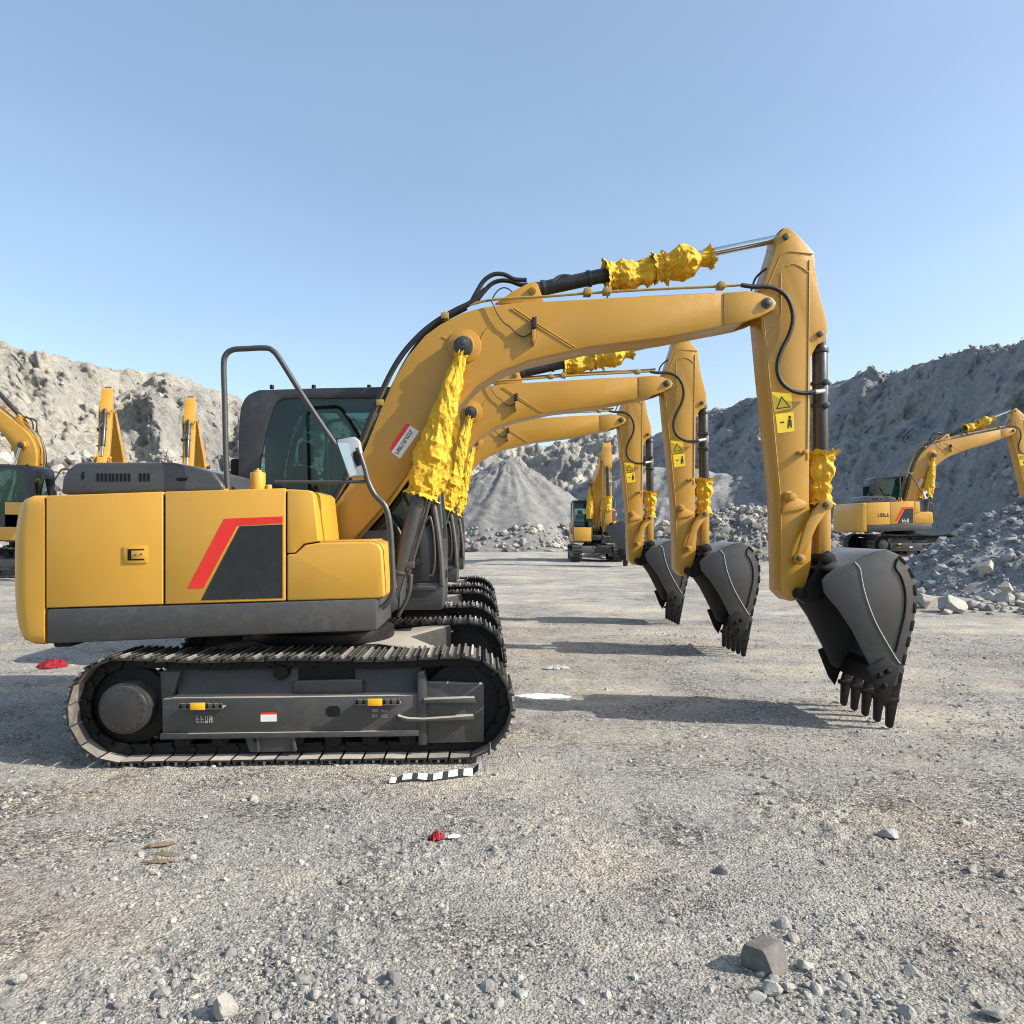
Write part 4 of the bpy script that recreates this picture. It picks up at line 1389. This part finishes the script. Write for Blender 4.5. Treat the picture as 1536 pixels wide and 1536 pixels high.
    arm_pts = [(1169, 349), (1176, 342.5), (1184, 341), (1197, 353), (1221, 379), (1223, 405), (1229, 440), (1240, 480), (1241, 497), (1236, 512), (1226, 517), (1216, 535), (1214, 690), (1213.5, 751), (1218, 800), (1216, 850), (1207, 884), (1200, 899), (1186, 902), (1172, 888), (1168.5, 748), (1150, 565), (1142, 480), (1136, 440), (1148, 421), (1158, 390), (1166, 364)]
    b = MB()
    b.prism(PP(A, *arm_pts), A, -A)
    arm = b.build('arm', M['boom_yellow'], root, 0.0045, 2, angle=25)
    link.append(arm)
    b = MB()
    for pts in ([(1150, 433), (1172, 381), (1183, 377), (1219, 381)], [(1180, 399), (1187, 396), (1195, 397), (1204, 402), (1213, 409)], [(1171, 410), (1172, 470), (1147, 512)], [(1214, 390), (1212.5, 530), (1211, 690)], [(1146, 482), (1157, 600), (1171, 748), (1172, 860)]):
        b.tube([P3(x, y, A - 0.001) for x, y in pts], 0.006, 8, 1)
    b.build('weld_beads', M['boom_yellow'], arm)
    b = MB()
    for (x, y, r_) in ((1150, 455, 0.05),):
        c = P3(x, y, -0.2)
        b.cyl((c.x, -0.225, c.z), (c.x, 0.225, c.z), r_, seg=24)
        b.cyl((c.x, -0.24, c.z), (c.x, -0.22, c.z), r_ * 0.6, seg=6)
    for (x, y, r_) in ((1230, 501, 0.028), (1179, 355, 0.03)):
        c = P3(x, y, A)
        b.cyl((c.x, A - 0.022, c.z), (c.x, -A + 0.022, c.z), r_, seg=20)
    b.build('arm_pin', M['pin'], arm, 0.005)
    c = P3(1205, 679, A)
    for (du, w_, r_) in ((0, 0.07, 0.022), (-0.05, 0.05, 0.016)):
        b = MB()
        b.cyl((c.x + du, A - w_, c.z), (c.x + du, A, c.z), r_, seg=12)
        b.build('arm_bolt', M['boom_yellow'], arm, 0.004)
    b = MB()
    c = P3(1181, 746, A)
    b.cyl((c.x, A - 0.13, c.z), (c.x, A, c.z), 0.035, 0.05, seg=16)
    b.prism(PP(A, (1172, 770), (1176, 738), (1184, 736), (1188, 744), (1209, 754), (1209, 762)), A - 0.02, A + 0.005)
    b.build('arm_stop', M['boom_yellow'], arm, 0.006)
    # safety decals
    b = MB()
    b.prism(PP(A, (1157, 588), (1187, 590.5), (1188, 612), (1161, 619)), A - 0.002, A + 0.001, mi=0)
    b.prism(PP(A, (1163, 621), (1190, 618), (1191.5, 647), (1166.5, 650)), A - 0.002, A + 0.001, mi=0)
    tri = PP(A, (1172, 594), (1186, 611), (1164, 614))
    cx_ = (sum(p[0] for p in tri) / 3, sum(p[1] for p in tri) / 3)
    for k in range(3):
        p, q = tri[k], tri[(k + 1) % 3]
        i0 = (p[0] + (cx_[0] - p[0]) * 0.24, p[1] + (cx_[1] - p[1]) * 0.24)
        i1 = (q[0] + (cx_[0] - q[0]) * 0.24, q[1] + (cx_[1] - q[1]) * 0.24)
        b.prism([p, q, i1, i0], A - 0.0030 - 0.0002 * k, A, mi=1)
    b.cyl(P3(1184, 626, A - 0.0035), P3(1184, 626, A), 0.016, seg=12, mi=1)
    b.prism(PP(A, (1182, 629), (1187, 629), (1188, 641), (1186, 642), (1185, 636), (1183, 643), (1181, 642)), A - 0.0034, A, mi=1)
    b.prism(PP(A, (1170, 633), (1176, 632), (1176, 634.5), (1171, 635)), A - 0.0034, A, mi=1)
    b.build('safety_decal', [M['decal_yellow'], M['decal_black']], arm)
    b = MB()
    b.tube([P3(x, y, -0.20) for x, y in ((1112, 427.5), (1130, 430), (1150, 430), (1166, 434), (1179, 444), (1187, 460), (1189.5, 480), (1184, 502), (1174, 522), (1167, 542), (1167, 560), (1174, 575), (1187, 585), (1203, 589.5), (1222, 588.5))], 0.021, 10, 6)
    b.tube([P3(x, y, -0.05) for x, y in ((1127, 436), (1133, 418), (1145, 406), (1158, 398))], 0.01, 8, 5)
    b.build('hydraulic_hose', M['rubber'], arm)
    # ---------------- bucket cylinder
    ba, bb = P3(1230, 505, 0), P3(1238, 756, 0)
    d = (bb - ba).normalized()
    b = MB()
    b.cyl(ba, ba + d * 0.12, 0.05, seg=20)
    b.cyl(P3(1229.5, 520, 0), P3(1231, 700, 0), 0.072, seg=28)
    b.cyl(P3(1229.5, 522, 0), P3(1229.7, 530, 0), 0.08, seg=28)
    b.cyl(P3(1230, 573, 0), P3(1230, 578, 0), 0.088, seg=28)
    b.cyl(P3(1230, 606, 0), P3(1230, 612, 0), 0.088, seg=28)
    for (x, y) in ((1237, 574), (1237, 609)):
        p = P3(x, y, -0.05)
        b.cyl((p.x, -0.10, p.z), (p.x, 0.02, p.z), 0.03, seg=12)
    bc = b.build('bucket_cylinder', M['barrel'], root, 0.005)
    link.append(bc)
    b = MB()
    p, q = P3(1222, 588, -0.16), P3(1238, 586, -0.03)
    b.cyl(p, q, 0.022, seg=12)
    b.cyl(q - Vector((0, 0, 0.05)), q + Vector((0, 0, 0.07)), 0.026, seg=12)
    b.build('hose_fitting', M['silver'], bc, 0.004)
    b = MB()
    b.cyl(P3(1231, 695, 0), bb, 0.042, seg=20)
    b.build('piston_rod', M['chrome'], bc)
    b = wrap_mesh(P3(1231, 684, 0), P3(1230, 752, 0), [0.12, 0.10, 0.125, 0.12, 0.085, 0.115, 0.085, 0.10], 5.7, 0.24)
    b.build('protective_wrap', M['wrap'], bc, angle=60)
    # ---------------- bucket linkage
    b = MB()
    lp = [(1239, 748), (1246, 752), (1247.5, 759), (1243, 766), (1232, 777), (1224, 788), (1217, 803), (1211, 822), (1208, 840), (1203, 847), (1196, 847), (1191, 842), (1190, 834), (1195, 828), (1201, 806), (1208, 784), (1218, 768), (1231, 752)]
    for vv in ((-0.235, -0.185), (0.185, 0.235)):
        b.prism(PP(-0.2, *lp), *vv)
    for (x, y) in ((1239, 757), (1199, 838)):
        c = P3(x, y, -0.2)
        b.cyl((c.x, -0.255, c.z), (c.x, 0.255, c.z), 0.042, seg=22)
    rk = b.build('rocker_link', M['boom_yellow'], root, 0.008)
    link.append(rk)
    b = MB()
    for (x, y) in ((1239, 757), (1199, 838)):
        c = P3(x, y, -0.25)
        b.cyl((c.x, -0.268, c.z), (c.x, 0.268, c.z), 0.024, seg=16)
    b.build('link_pin', M['pin'], rk, 0.004)
    b = MB()
    b.prism(PP(-0.12, (1228, 765), (1240, 751), (1246, 758), (1246, 838), (1240, 846), (1231, 842), (1228, 830)), -0.13, 0.13)
    cl = b.build('connecting_link', M['boom_yellow'], root, 0.01)
    link.append(cl)
    # ---------------- bucket
    S = -0.475
    side = [(1233.5, 871), (1241, 862), (1252, 853), (1266, 847), (1280, 842), (1296, 833), (1311, 827), (1330, 824), (1348, 832), (1363, 848), (1372, 868), (1375, 895), (1372, 930), (1364, 966), (1356, 1000), (1352, 1022), (1342, 1030), (1328, 1031), (1318, 1024), (1307, 1000), (1295, 976), (1277, 941), (1257, 912), (1237, 889)]
    sp = PP(S, *side)
    back = sp[1:16]                                     # top and back of the shell, lip at the end
    b = MB()
    th = 0.03
    b.prism(sp, S, S + th)
    b.prism(sp, -S - th, -S)
    # shell between both cheeks
    i0 = 2
    shell_o = sp[i0:16]
    shell_i = []
    for k, p in enumerate(shell_o):
        q0 = Vector((*shell_o[max(k - 1, 0)], 0)); q1 = Vector((*shell_o[min(k + 1, len(shell_o) - 1)], 0))
        t = (q1 - q0).normalized()
        shell_i.append((p[0] + t.y * 0.035, p[1] - t.x * 0.035))
    b.prism(shell_o + shell_i[::-1], S + th + 0.0005, -S - th - 0.0005)
    bucket = b.build('bucket', M['bucket_grey'], root, 0.007, 2, angle=30)
    link.append(bucket)
    b = MB()   # ears that carry the pins
    for vv in ((-0.215, -0.155), (0.155, 0.215)):
        b.prism(PP(-0.2, (1206, 884), (1213, 874), (1228, 850), (1234, 832), (1243, 826), (1252, 832), (1256, 846), (1262, 856), (1245, 880), (1232, 900), (1210, 906), (1199, 900), (1196, 890)), *vv)
    b.cyl(P3(1203, 891, -0.24), P3(1203, 891, -0.24) + Vector((0, 0.48, 0)), 0.055, seg=24)
    b.cyl(P3(1241, 838, -0.24), P3(1241, 838, -0.24) + Vector((0, 0.48, 0)), 0.05, seg=24)
    b.build('bucket_ears', M['black'], bucket, 0.008)
    b = MB()   # weld seam and rim line on the cheek
    b.tube([P3(x, y, S - 0.002) for x, y in ((1282, 843), (1290, 853), (1293, 870), (1299, 895), (1312, 930), (1328, 960), (1346, 990), (1351, 995))], 0.006, 8, 4)
    sm = b.build('weld_seam', M['silver'], bucket)
    b = MB()  # black line laid on the cheek as the shade of a groove
    ln_ = [(1346, 838), (1343, 851), (1352, 866), (1358, 890), (1357, 920), (1350, 950), (1343, 978)]
    b.tube([P3(x, y, S - 0.001) for x, y in ln_], 0.010, 6, 4)
    b.build('groove_shade', M['black'], bucket)
    b = MB()   # dark slots along the back, their shade put in as black blocks
    for k in range(5, 14):
        a, c = Vector((sp[k][0], 0, sp[k][1])), Vector((sp[k + 1][0], 0, sp[k + 1][1]))
        if k == 13:
            continue
    bp = [Vector((x, z, 0)) for x, z in sp[8:16]]
    bpc = catmull(bp, 12)
    acc, nxt = 0.0, 0.06
    for p, q in zip(bpc[:-1], bpc[1:]):
        acc += (q - p).length
        if acc > nxt:
            t = (q - p).normalized()
            nrm = Vector((t.y, -t.x, 0)) * -1
            c = p
            pts = [c + t * 0.05 + nrm * 0.001, c - t * 0.05 + nrm * 0.001, c - t * 0.04 + nrm * 0.022, c + t * 0.04 + nrm * 0.022]
            pts2 = [c + t * 0.05 - nrm * 0.028, c - t * 0.05 - nrm * 0.028, c - t * 0.05 + nrm * 0.005, c + t * 0.05 + nrm * 0.005]
            b.prism([(w.x, w.y) for w in pts2], S - 0.004, -S + 0.004)
            nxt += 0.16
    b.build('back_slot_shade', M['black'], bucket, 0.006)
    b = MB()   # lip
    lipp = PP(S, (1357, 996), (1354, 1012), (1350, 1032), (1341, 1037), (1333, 1036), (1340, 1012))
    b.prism(lipp, S + 0.005, -S - 0.005)
    b.build('bucket_lip', M['black'], bucket, 0.006)
    for k in range(5):
        vv = S + 0.045 + k * (2 * abs(S) - 0.09) / 4
        tp = PP(S, (1359, 1003), (1350, 1050), (1342, 1092), (1337, 1094), (1333, 1090), (1334, 1050), (1347, 1003))
        b = MB()
        b.prism(tp, vv - 0.026, vv + 0.026)
        b.prism(PP(S, (1351, 1047), (1350, 1054), (1330, 1057), (1330, 1050)), vv - 0.036, vv + 0.036)
        b.build('tooth', M['black'], bucket, 0.007)
    for sg in (1, -1):
        v0, v1 = (S - 0.022, S) if sg == 1 else (-S, -S + 0.022)
        b = MB()
        b.prism(PP(S, (1298, 1000), (1308, 996), (1326, 986), (1347, 1000), (1340, 1026), (1327, 1061), (1316, 1046)), v0, v1)
        for (x, y) in ((1318, 1012), (1330, 1006), (1325, 1028)):
            p = P3(x, y, S)
            b.cyl((p.x, (v0 - 0.022) if sg == 1 else (v1 + 0.022), p.z), (p.x, (v0 + v1) / 2, p.z), 0.026, seg=6)
        b.build('side_cutter', M['black'], bucket, 0.006)
    # ---------------- boom lift cylinders
    for sg in (1, -1):
        vv = -0.29 * sg
        foot, boss = P3(583, 905, -0.31), P3(695, 519, -0.31)
        foot.y, boss.y = vv, vv
        g1, g2 = P3(640, 737, -0.31), P3(592, 873, -0.31)
        g1.y = g2.y = vv
        d = (boss - foot).normalized()
        w_top = foot + d * ((P3(640, 737, -0.31) - P3(583, 905, -0.31)).length)
        b = MB()
        b.cyl(foot, w_top + d * 0.3, 0.072, seg=28)
        b.cyl(foot + d * 0.28, foot + d * 0.31, 0.082, seg=28)
        b.cyl(w_top - d * 0.06, w_top + d * 0.02, 0.084, seg=28)
        b.cyl(foot - Vector((0, 0.07, 0)), foot + Vector((0, 0.07, 0)), 0.085, seg=24)
        o = Vector((0.10, -0.03 * sg, -0.02))
        b.tube([foot + d * 0.25 + o, foot + d * 0.5 + o, w_top - d * 0.1 + o * 0.95, w_top + o * 0.6], 0.017, 8, 4)
        b.tube([foot + d * 0.30 + o * 1.2, foot + d * 0.12 + o * 1.5, foot - d * 0.1 + o * 1.1], 0.02, 8, 4)
        p = foot + d * 0.36
        b.box(p.x + 0.03, p.x + 0.13, vv - 0.05, vv + 0.05, p.z - 0.03, p.z + 0.03)
        lc = b.build('lift_cylinder', M['rail_grey'], root, 0.005)
        link.append(lc)
        b = MB()
        b.cyl(w_top, boss, 0.042, seg=24)
        b.build('piston_rod', M['chrome'], lc)
        b = MB()
        b.cyl(boss - Vector((0, 0.045, 0)), boss + Vector((0, 0.045, 0)), 0.088, seg=32)
        b.build('rod_eye', M['barrel'], lc, 0.01)
        b = wrap_mesh(w_top - d * 0.02, boss - d * 0.10, [0.115, 0.14, 0.155, 0.15, 0.125, 0.12, 0.112, 0.088, 0.082, 0.06, 0.05], 2.2 + sg, 0.24, 110, 190)
        b.build('protective_wrap', M['wrap'], lc, angle=60)
    names = [o.name.split('.')[0] for o in link]
    return root

master = make_excavator()

def copy_tree(o, parent=None, skip=()):
    c = o.copy()
    C.objects.link(c)
    c.parent = parent
    c.matrix_parent_inverse = o.matrix_parent_inverse.copy()
    for ch in list(o.children):
        if ch.name.split('.')[0] in skip:
            continue
        copy_tree(ch, c, skip)
    return c

GROUP = 'yellow excavators parked in the quarry'
def place(o, x, y, z, yaw, scale=1.0, mirror=False, label=''):
    o.location = (x, y, z)
    o.rotation_euler = (0, 0, yaw)
    o.scale = (scale, -scale if mirror else scale, scale)
    tag(o, label, 'excavator', GROUP)
    return o

row = Vector((-math.sin(YAW), math.cos(YAW)))
place(master, MX, MY, 0.0, YAW, label='nearest yellow excavator, whole in view from counterweight to bucket, with the grey guard rail')
e2 = place(copy_tree(master), MX + row.x * 3.82, MY + row.y * 3.82, 0, YAW, label='second excavator of the row, right behind the nearest one, its boom just below')
e3 = place(copy_tree(master), MX + row.x * 7.4, MY + row.y * 7.4, 0, YAW, label='third excavator of the row, its boom lowest under the two nearer booms')
e4 = place(copy_tree(master), 4.85, 44.0, 0.0, R(-90), 1.1, True, label='distant excavator facing the viewer beneath the booms, cab and track ends showing')
e5 = place(copy_tree(master, None, ('protective_wrap',)), -16.5, 31.5, 0.0, R(-69), 1.2, label='excavator behind the nearest engine hood, left one of two upright arms there')
e6 = place(copy_tree(master, None, ('protective_wrap',)), -13.5, 32.5, 0.0, R(-73), 1.2, label='excavator behind the nearest engine hood, right one of two upright arms there')
e7 = place(copy_tree(master, None, ('protective_wrap',)), -19.3, 30.0, 0.0, R(178), 1.35, label='excavator at the left edge, facing left, with its boom raised before the pale slope')
e8 = place(copy_tree(master), 18.75, 36.2, 0.59, R(1), 1.2, label='far right excavator parked behind the dark gravel heap, facing right')
scene.view_layers[0].update()

# the far left machine carries its boom higher; the distant one has its bucket turned
def swing(root, names, pivot, angle, grow=1.0):
    T = Matrix.Translation(pivot) @ Matrix.Rotation(-angle, 4, 'Y') @ Matrix.Scale(grow, 4) @ Matrix.Translation(-Vector(pivot))
    for ch in root.children:
        if ch.name.split('.')[0] in names:
            ch.matrix_local = T @ ch.matrix_local
LINK = ('boom', 'stick_cylinder', 'arm', 'bucket_cylinder', 'rocker_link', 'connecting_link', 'bucket', 'lift_cylinder')
swing(e7, LINK, (0.12, 0, 1.7), R(34))
swing(e8, LINK, (0.12, 0, 1.7), R(8), 1.2)
swing(e5, LINK, (0.12, 0, 1.7), R(21))
swing(e6, LINK, (0.12, 0, 1.7), R(17))
piv = P3(1203, 891, 0)
T = Matrix.Translation(piv) @ Matrix.Rotation(R(-75), 4, 'Z') @ Matrix.Translation(-piv)
for ch in e4.children:
    if ch.name.split('.')[0] == 'bucket':
        ch.matrix_local = T @ ch.matrix_local
scene.view_layers[0].update()
swing(e4, LINK, (0.12, 0, 1.7), R(4), 1.25)

b = MB()
b.box(1.078, 1.105, 0.28, 1.19, 1.05, 1.78)
b.build('front_panel', M['yellow'], e4, 0.01)
V = -1.20
b = MB()
scribble(b, P(150, 850, V), (1, 0.0), (0, 1), 0.46, 0.15, 5, 21, V - 0.001)
b.build('side_lettering', M['decal_black'], e8)
b = MB()
scribble(b, P(335, 890, V), (1, 0.0), (0, 1), 0.30, 0.14, 3, 33, V - 0.003)
b.build('panel_number', M['white'], e8)

# ------------------------------------------------------------------ litter and stones on the near ground
def gz(x, y):
    return float(ground_z(np.array([x]), np.array([y]))[0])

def cloth(name, label, cat, px, py, w, dep, h, mat, seed, rz=0.0, nx=36, ny=24, edge=0.35):
    x, y = px_ground(px, py)
    U, W = np.meshgrid(np.linspace(-1, 1, nx), np.linspace(-1, 1, ny), indexing='ij')
    U, W = U * np.sqrt(1 - W ** 2 / 2), W * np.sqrt(1 - U ** 2 / 2)
    r_ = np.sqrt(U ** 2 + W ** 2)
    k = 1 + edge * fbm(U * 1.6 + seed, W * 1.6, None, 3)
    X, Y = U * w / 2 * k, W * dep / 2 * k
    hz = h * np.clip(1 - r_ ** 2, 0.0, 1) * (0.35 + 1.5 * np.abs(fbm(U * 1.9 + seed, W * 1.9, None, 4, 0.6))) + 0.35 * h * np.maximum(fbm(U * 4 + seed, W * 4, None, 3), 0) + 0.010
    top = np.stack([X, Y, hz], -1).reshape(-1, 3)
    bot = top - np.array([0, 0, 0.004])
    f = grid_faces(nx, ny)
    N = nx * ny
    faces = np.concatenate([f, f[:, ::-1] + N])
    rim = [i * ny for i in range(nx)] + [(nx - 1) * ny + j for j in range(1, ny)] + [i * ny + ny - 1 for i in range(nx - 2, -1, -1)] + [j for j in range(ny - 2, 0, -1)]
    rf = np.array([[rim[i], rim[(i + 1) % len(rim)], rim[(i + 1) % len(rim)] + N, rim[i] + N] for i in range(len(rim))])
    faces = np.concatenate([faces, rf[:, ::-1]])
    o = np_mesh(name, np.concatenate([top, bot]), faces, mat)
    o.location = (x, y, gz(x, y))
    o.rotation_euler = (0, 0, rz)
    tag(o, label, cat)
    return o
M['red_cloth'] = plain('red_cloth', (0.25, 0.008, 0.016), 0.9)
M['white_sheet'] = plain('white_plastic_sheet', (0.80, 0.80, 0.78), 0.5)
cloth('cloth', 'crumpled bright red cloth on the shaded ground behind the counterweight', 'cloth', 80, 1000, 0.36, 0.26, 0.10, M['red_cloth'], 17.0, R(10), 50, 40, 0.5)
cloth('plastic_sheet', 'flat white plastic sheet beside the front end of the nearest track', 'plastic sheet', 818, 1043, 0.56, 0.20, 0.03, M['white_sheet'], 5.0, R(-6), 60, 40, 0.7)
cloth('plastic_sheet', 'small crumpled grey and white wrapper right of the second machine', 'plastic sheet', 833, 1003, 0.28, 0.14, 0.05, plain('grey_wrapper', (0.42, 0.42, 0.41), 0.6), 9.0, 0.2, 40, 30, 0.7)
cloth('plastic_sheet', 'thin white scrap lying at the edge of the second boom shadow', 'plastic sheet', 823, 972, 0.24, 0.12, 0.02, M['white_sheet'], 13.0, 0.0, 40, 30, 0.8)
cloth('cloth', 'tiny red scrap of cloth on the open gravel in the foreground', 'cloth', 654, 1257, 0.085, 0.07, 0.045, M['red_cloth'], 14.0, R(20), 30, 26, 0.7)
cloth('paper_scrap', 'narrow white paper scrap trailing from the tiny red cloth', 'paper', 680, 1256, 0.09, 0.03, 0.018, M['white_sheet'], 6.0, R(8))
M['leaf'] = plain('dry_leaf', (0.17, 0.125, 0.075), 0.85)
for k, (px, py, w, rz, lb) in enumerate(((238, 1268, 0.16, 0.3, 'curled dry brown leaf, upper one of three lying in the left foreground'), (252, 1281, 0.17, -0.1, 'long pale dry leaf between the two other leaves in the left foreground'), (240, 1293, 0.13, 0.1, 'dark dry leaf nearest the viewer of three in the left foreground'))):
    o = cloth('dry_leaf', lb, 'leaf', px, py, w, 0.036, 0.016, M['leaf'], 20.0 + k, rz, 30, 16, 0.8)
    o['group'] = 'dry leaves on the gravel'

def ribbon():
    (x0, y0), (x1, y1) = px_ground(584, 1176), px_ground(722, 1163)
    n = 30
    b = MB()
    vs = []
    wv = 0.06
    for i in range(n + 1):
        t = i / n
        x, y = x0 + (x1 - x0) * t, y0 + (y1 - y0) * t + 0.01 * math.sin(t * 9)
        z = gz(x, y) + 0.012 + 0.012 * abs(math.sin(t * 7)) + (0.05 * max(0, t - 0.9) / 0.1)
        tw = 0.35 + 0.5 * t
        for (a, c) in ((0, 0), (1, 0), (1, 0.003), (0, 0.003)):
            vs.append((x, y + a * wv * math.cos(tw), z + a * wv * math.sin(tw) * 0.8 + c))
    for i in range(n):
        o = i * 4
        mi = 1 if (i // 2) % 2 == 1 and i < 24 else 0
        b.add([], [])
    b.v = vs
    for i in range(n):
        o = i * 4
        mi = 1 if (i % 5) in (2, 3) else 0
        for k in range(4):
            k2 = (k + 1) % 4
            b.f.append((o + k, o + k2, o + 4 + k2, o + 4 + k)); b.m.append(mi)
    b.f += [(3, 2, 1, 0), (n * 4, n * 4 + 1, n * 4 + 2, n * 4 + 3)]; b.m += [0, 0]
    o = b.build('marker_tape', [M['white_sheet'], M['decal_black']])
    tag(o, 'strip of black and white striped tape lying in front of the nearest track', 'tape')
ribbon()

# squared block with a slanted top
x, y = px_ground(1146, 1449)
b = MB()
w = 0.165
b.prism([(-0.072, 0), (-0.075, 0.048), (-0.054, 0.098), (0.024, 0.102), (0.040, 0.090), (0.078, 0.012), (0.072, 0)], -0.06, 0.06)
for i, p in enumerate(b.v):
    b.v[i] = (p[0] + 0.02 * p[1] / 0.07 * (1 if p[2] > 0.05 else 0.3), p[1], p[2] + 0.006 * math.sin(p[0] * 60))
blk = b.build('concrete_block', rock_mat('block_concrete', (0.10, 0.097, 0.09), (0.19, 0.18, 0.165), False, 14.0, 0.6, 0.006), None, 0.006)
blk.location = (x, y, gz(x, y) - 0.005)
blk.rotation_euler = (0.06, 0.10, R(-40))
tag(blk, 'squared grey stone block with one pale end, alone on the right foreground', 'block')
GF = 'single stones in the foreground'
boulder(340, 1518, 40, 'pale upright stone with a dark shaded left side, left foreground', GF, M['boulder'], 81, sz=(0.9, 0.8, 1.0), rz=0.5, name='stone')
boulder(1335, 1254, 30, 'dark low lump of rock on the right, well before the nearest bucket', GF, M['rubble_dark'], 82, sz=(1, 0.7, 0.5), name='stone')
boulder(1206, 1452, 26, 'pale angular stone just right of the squared grey block', GF, M['boulder'], 83, name='stone')
boulder(1155, 1490, 30, 'largest pale stone below the squared grey block', GF, M['boulder'], 84, name='stone')
boulder(1182, 1487, 22, 'second pale stone below the squared grey block, right of the largest', GF, M['boulder'], 85, name='stone')
boulder(28, 1470, 22, 'dark rounded stone near the left edge of the foreground', GF, M['rubble_dark'], 86, name='stone', cut=2)
boulder(437, 1445, 16, 'small pale round pebble standing clear in the left foreground', GF, M['boulder'], 87, name='stone', cut=2)
boulder(1500, 1525, 48, 'half buried broad stone in the lower right corner', GF, M['boulder'], 88, sz=(1, 0.7, 0.45), name='stone')
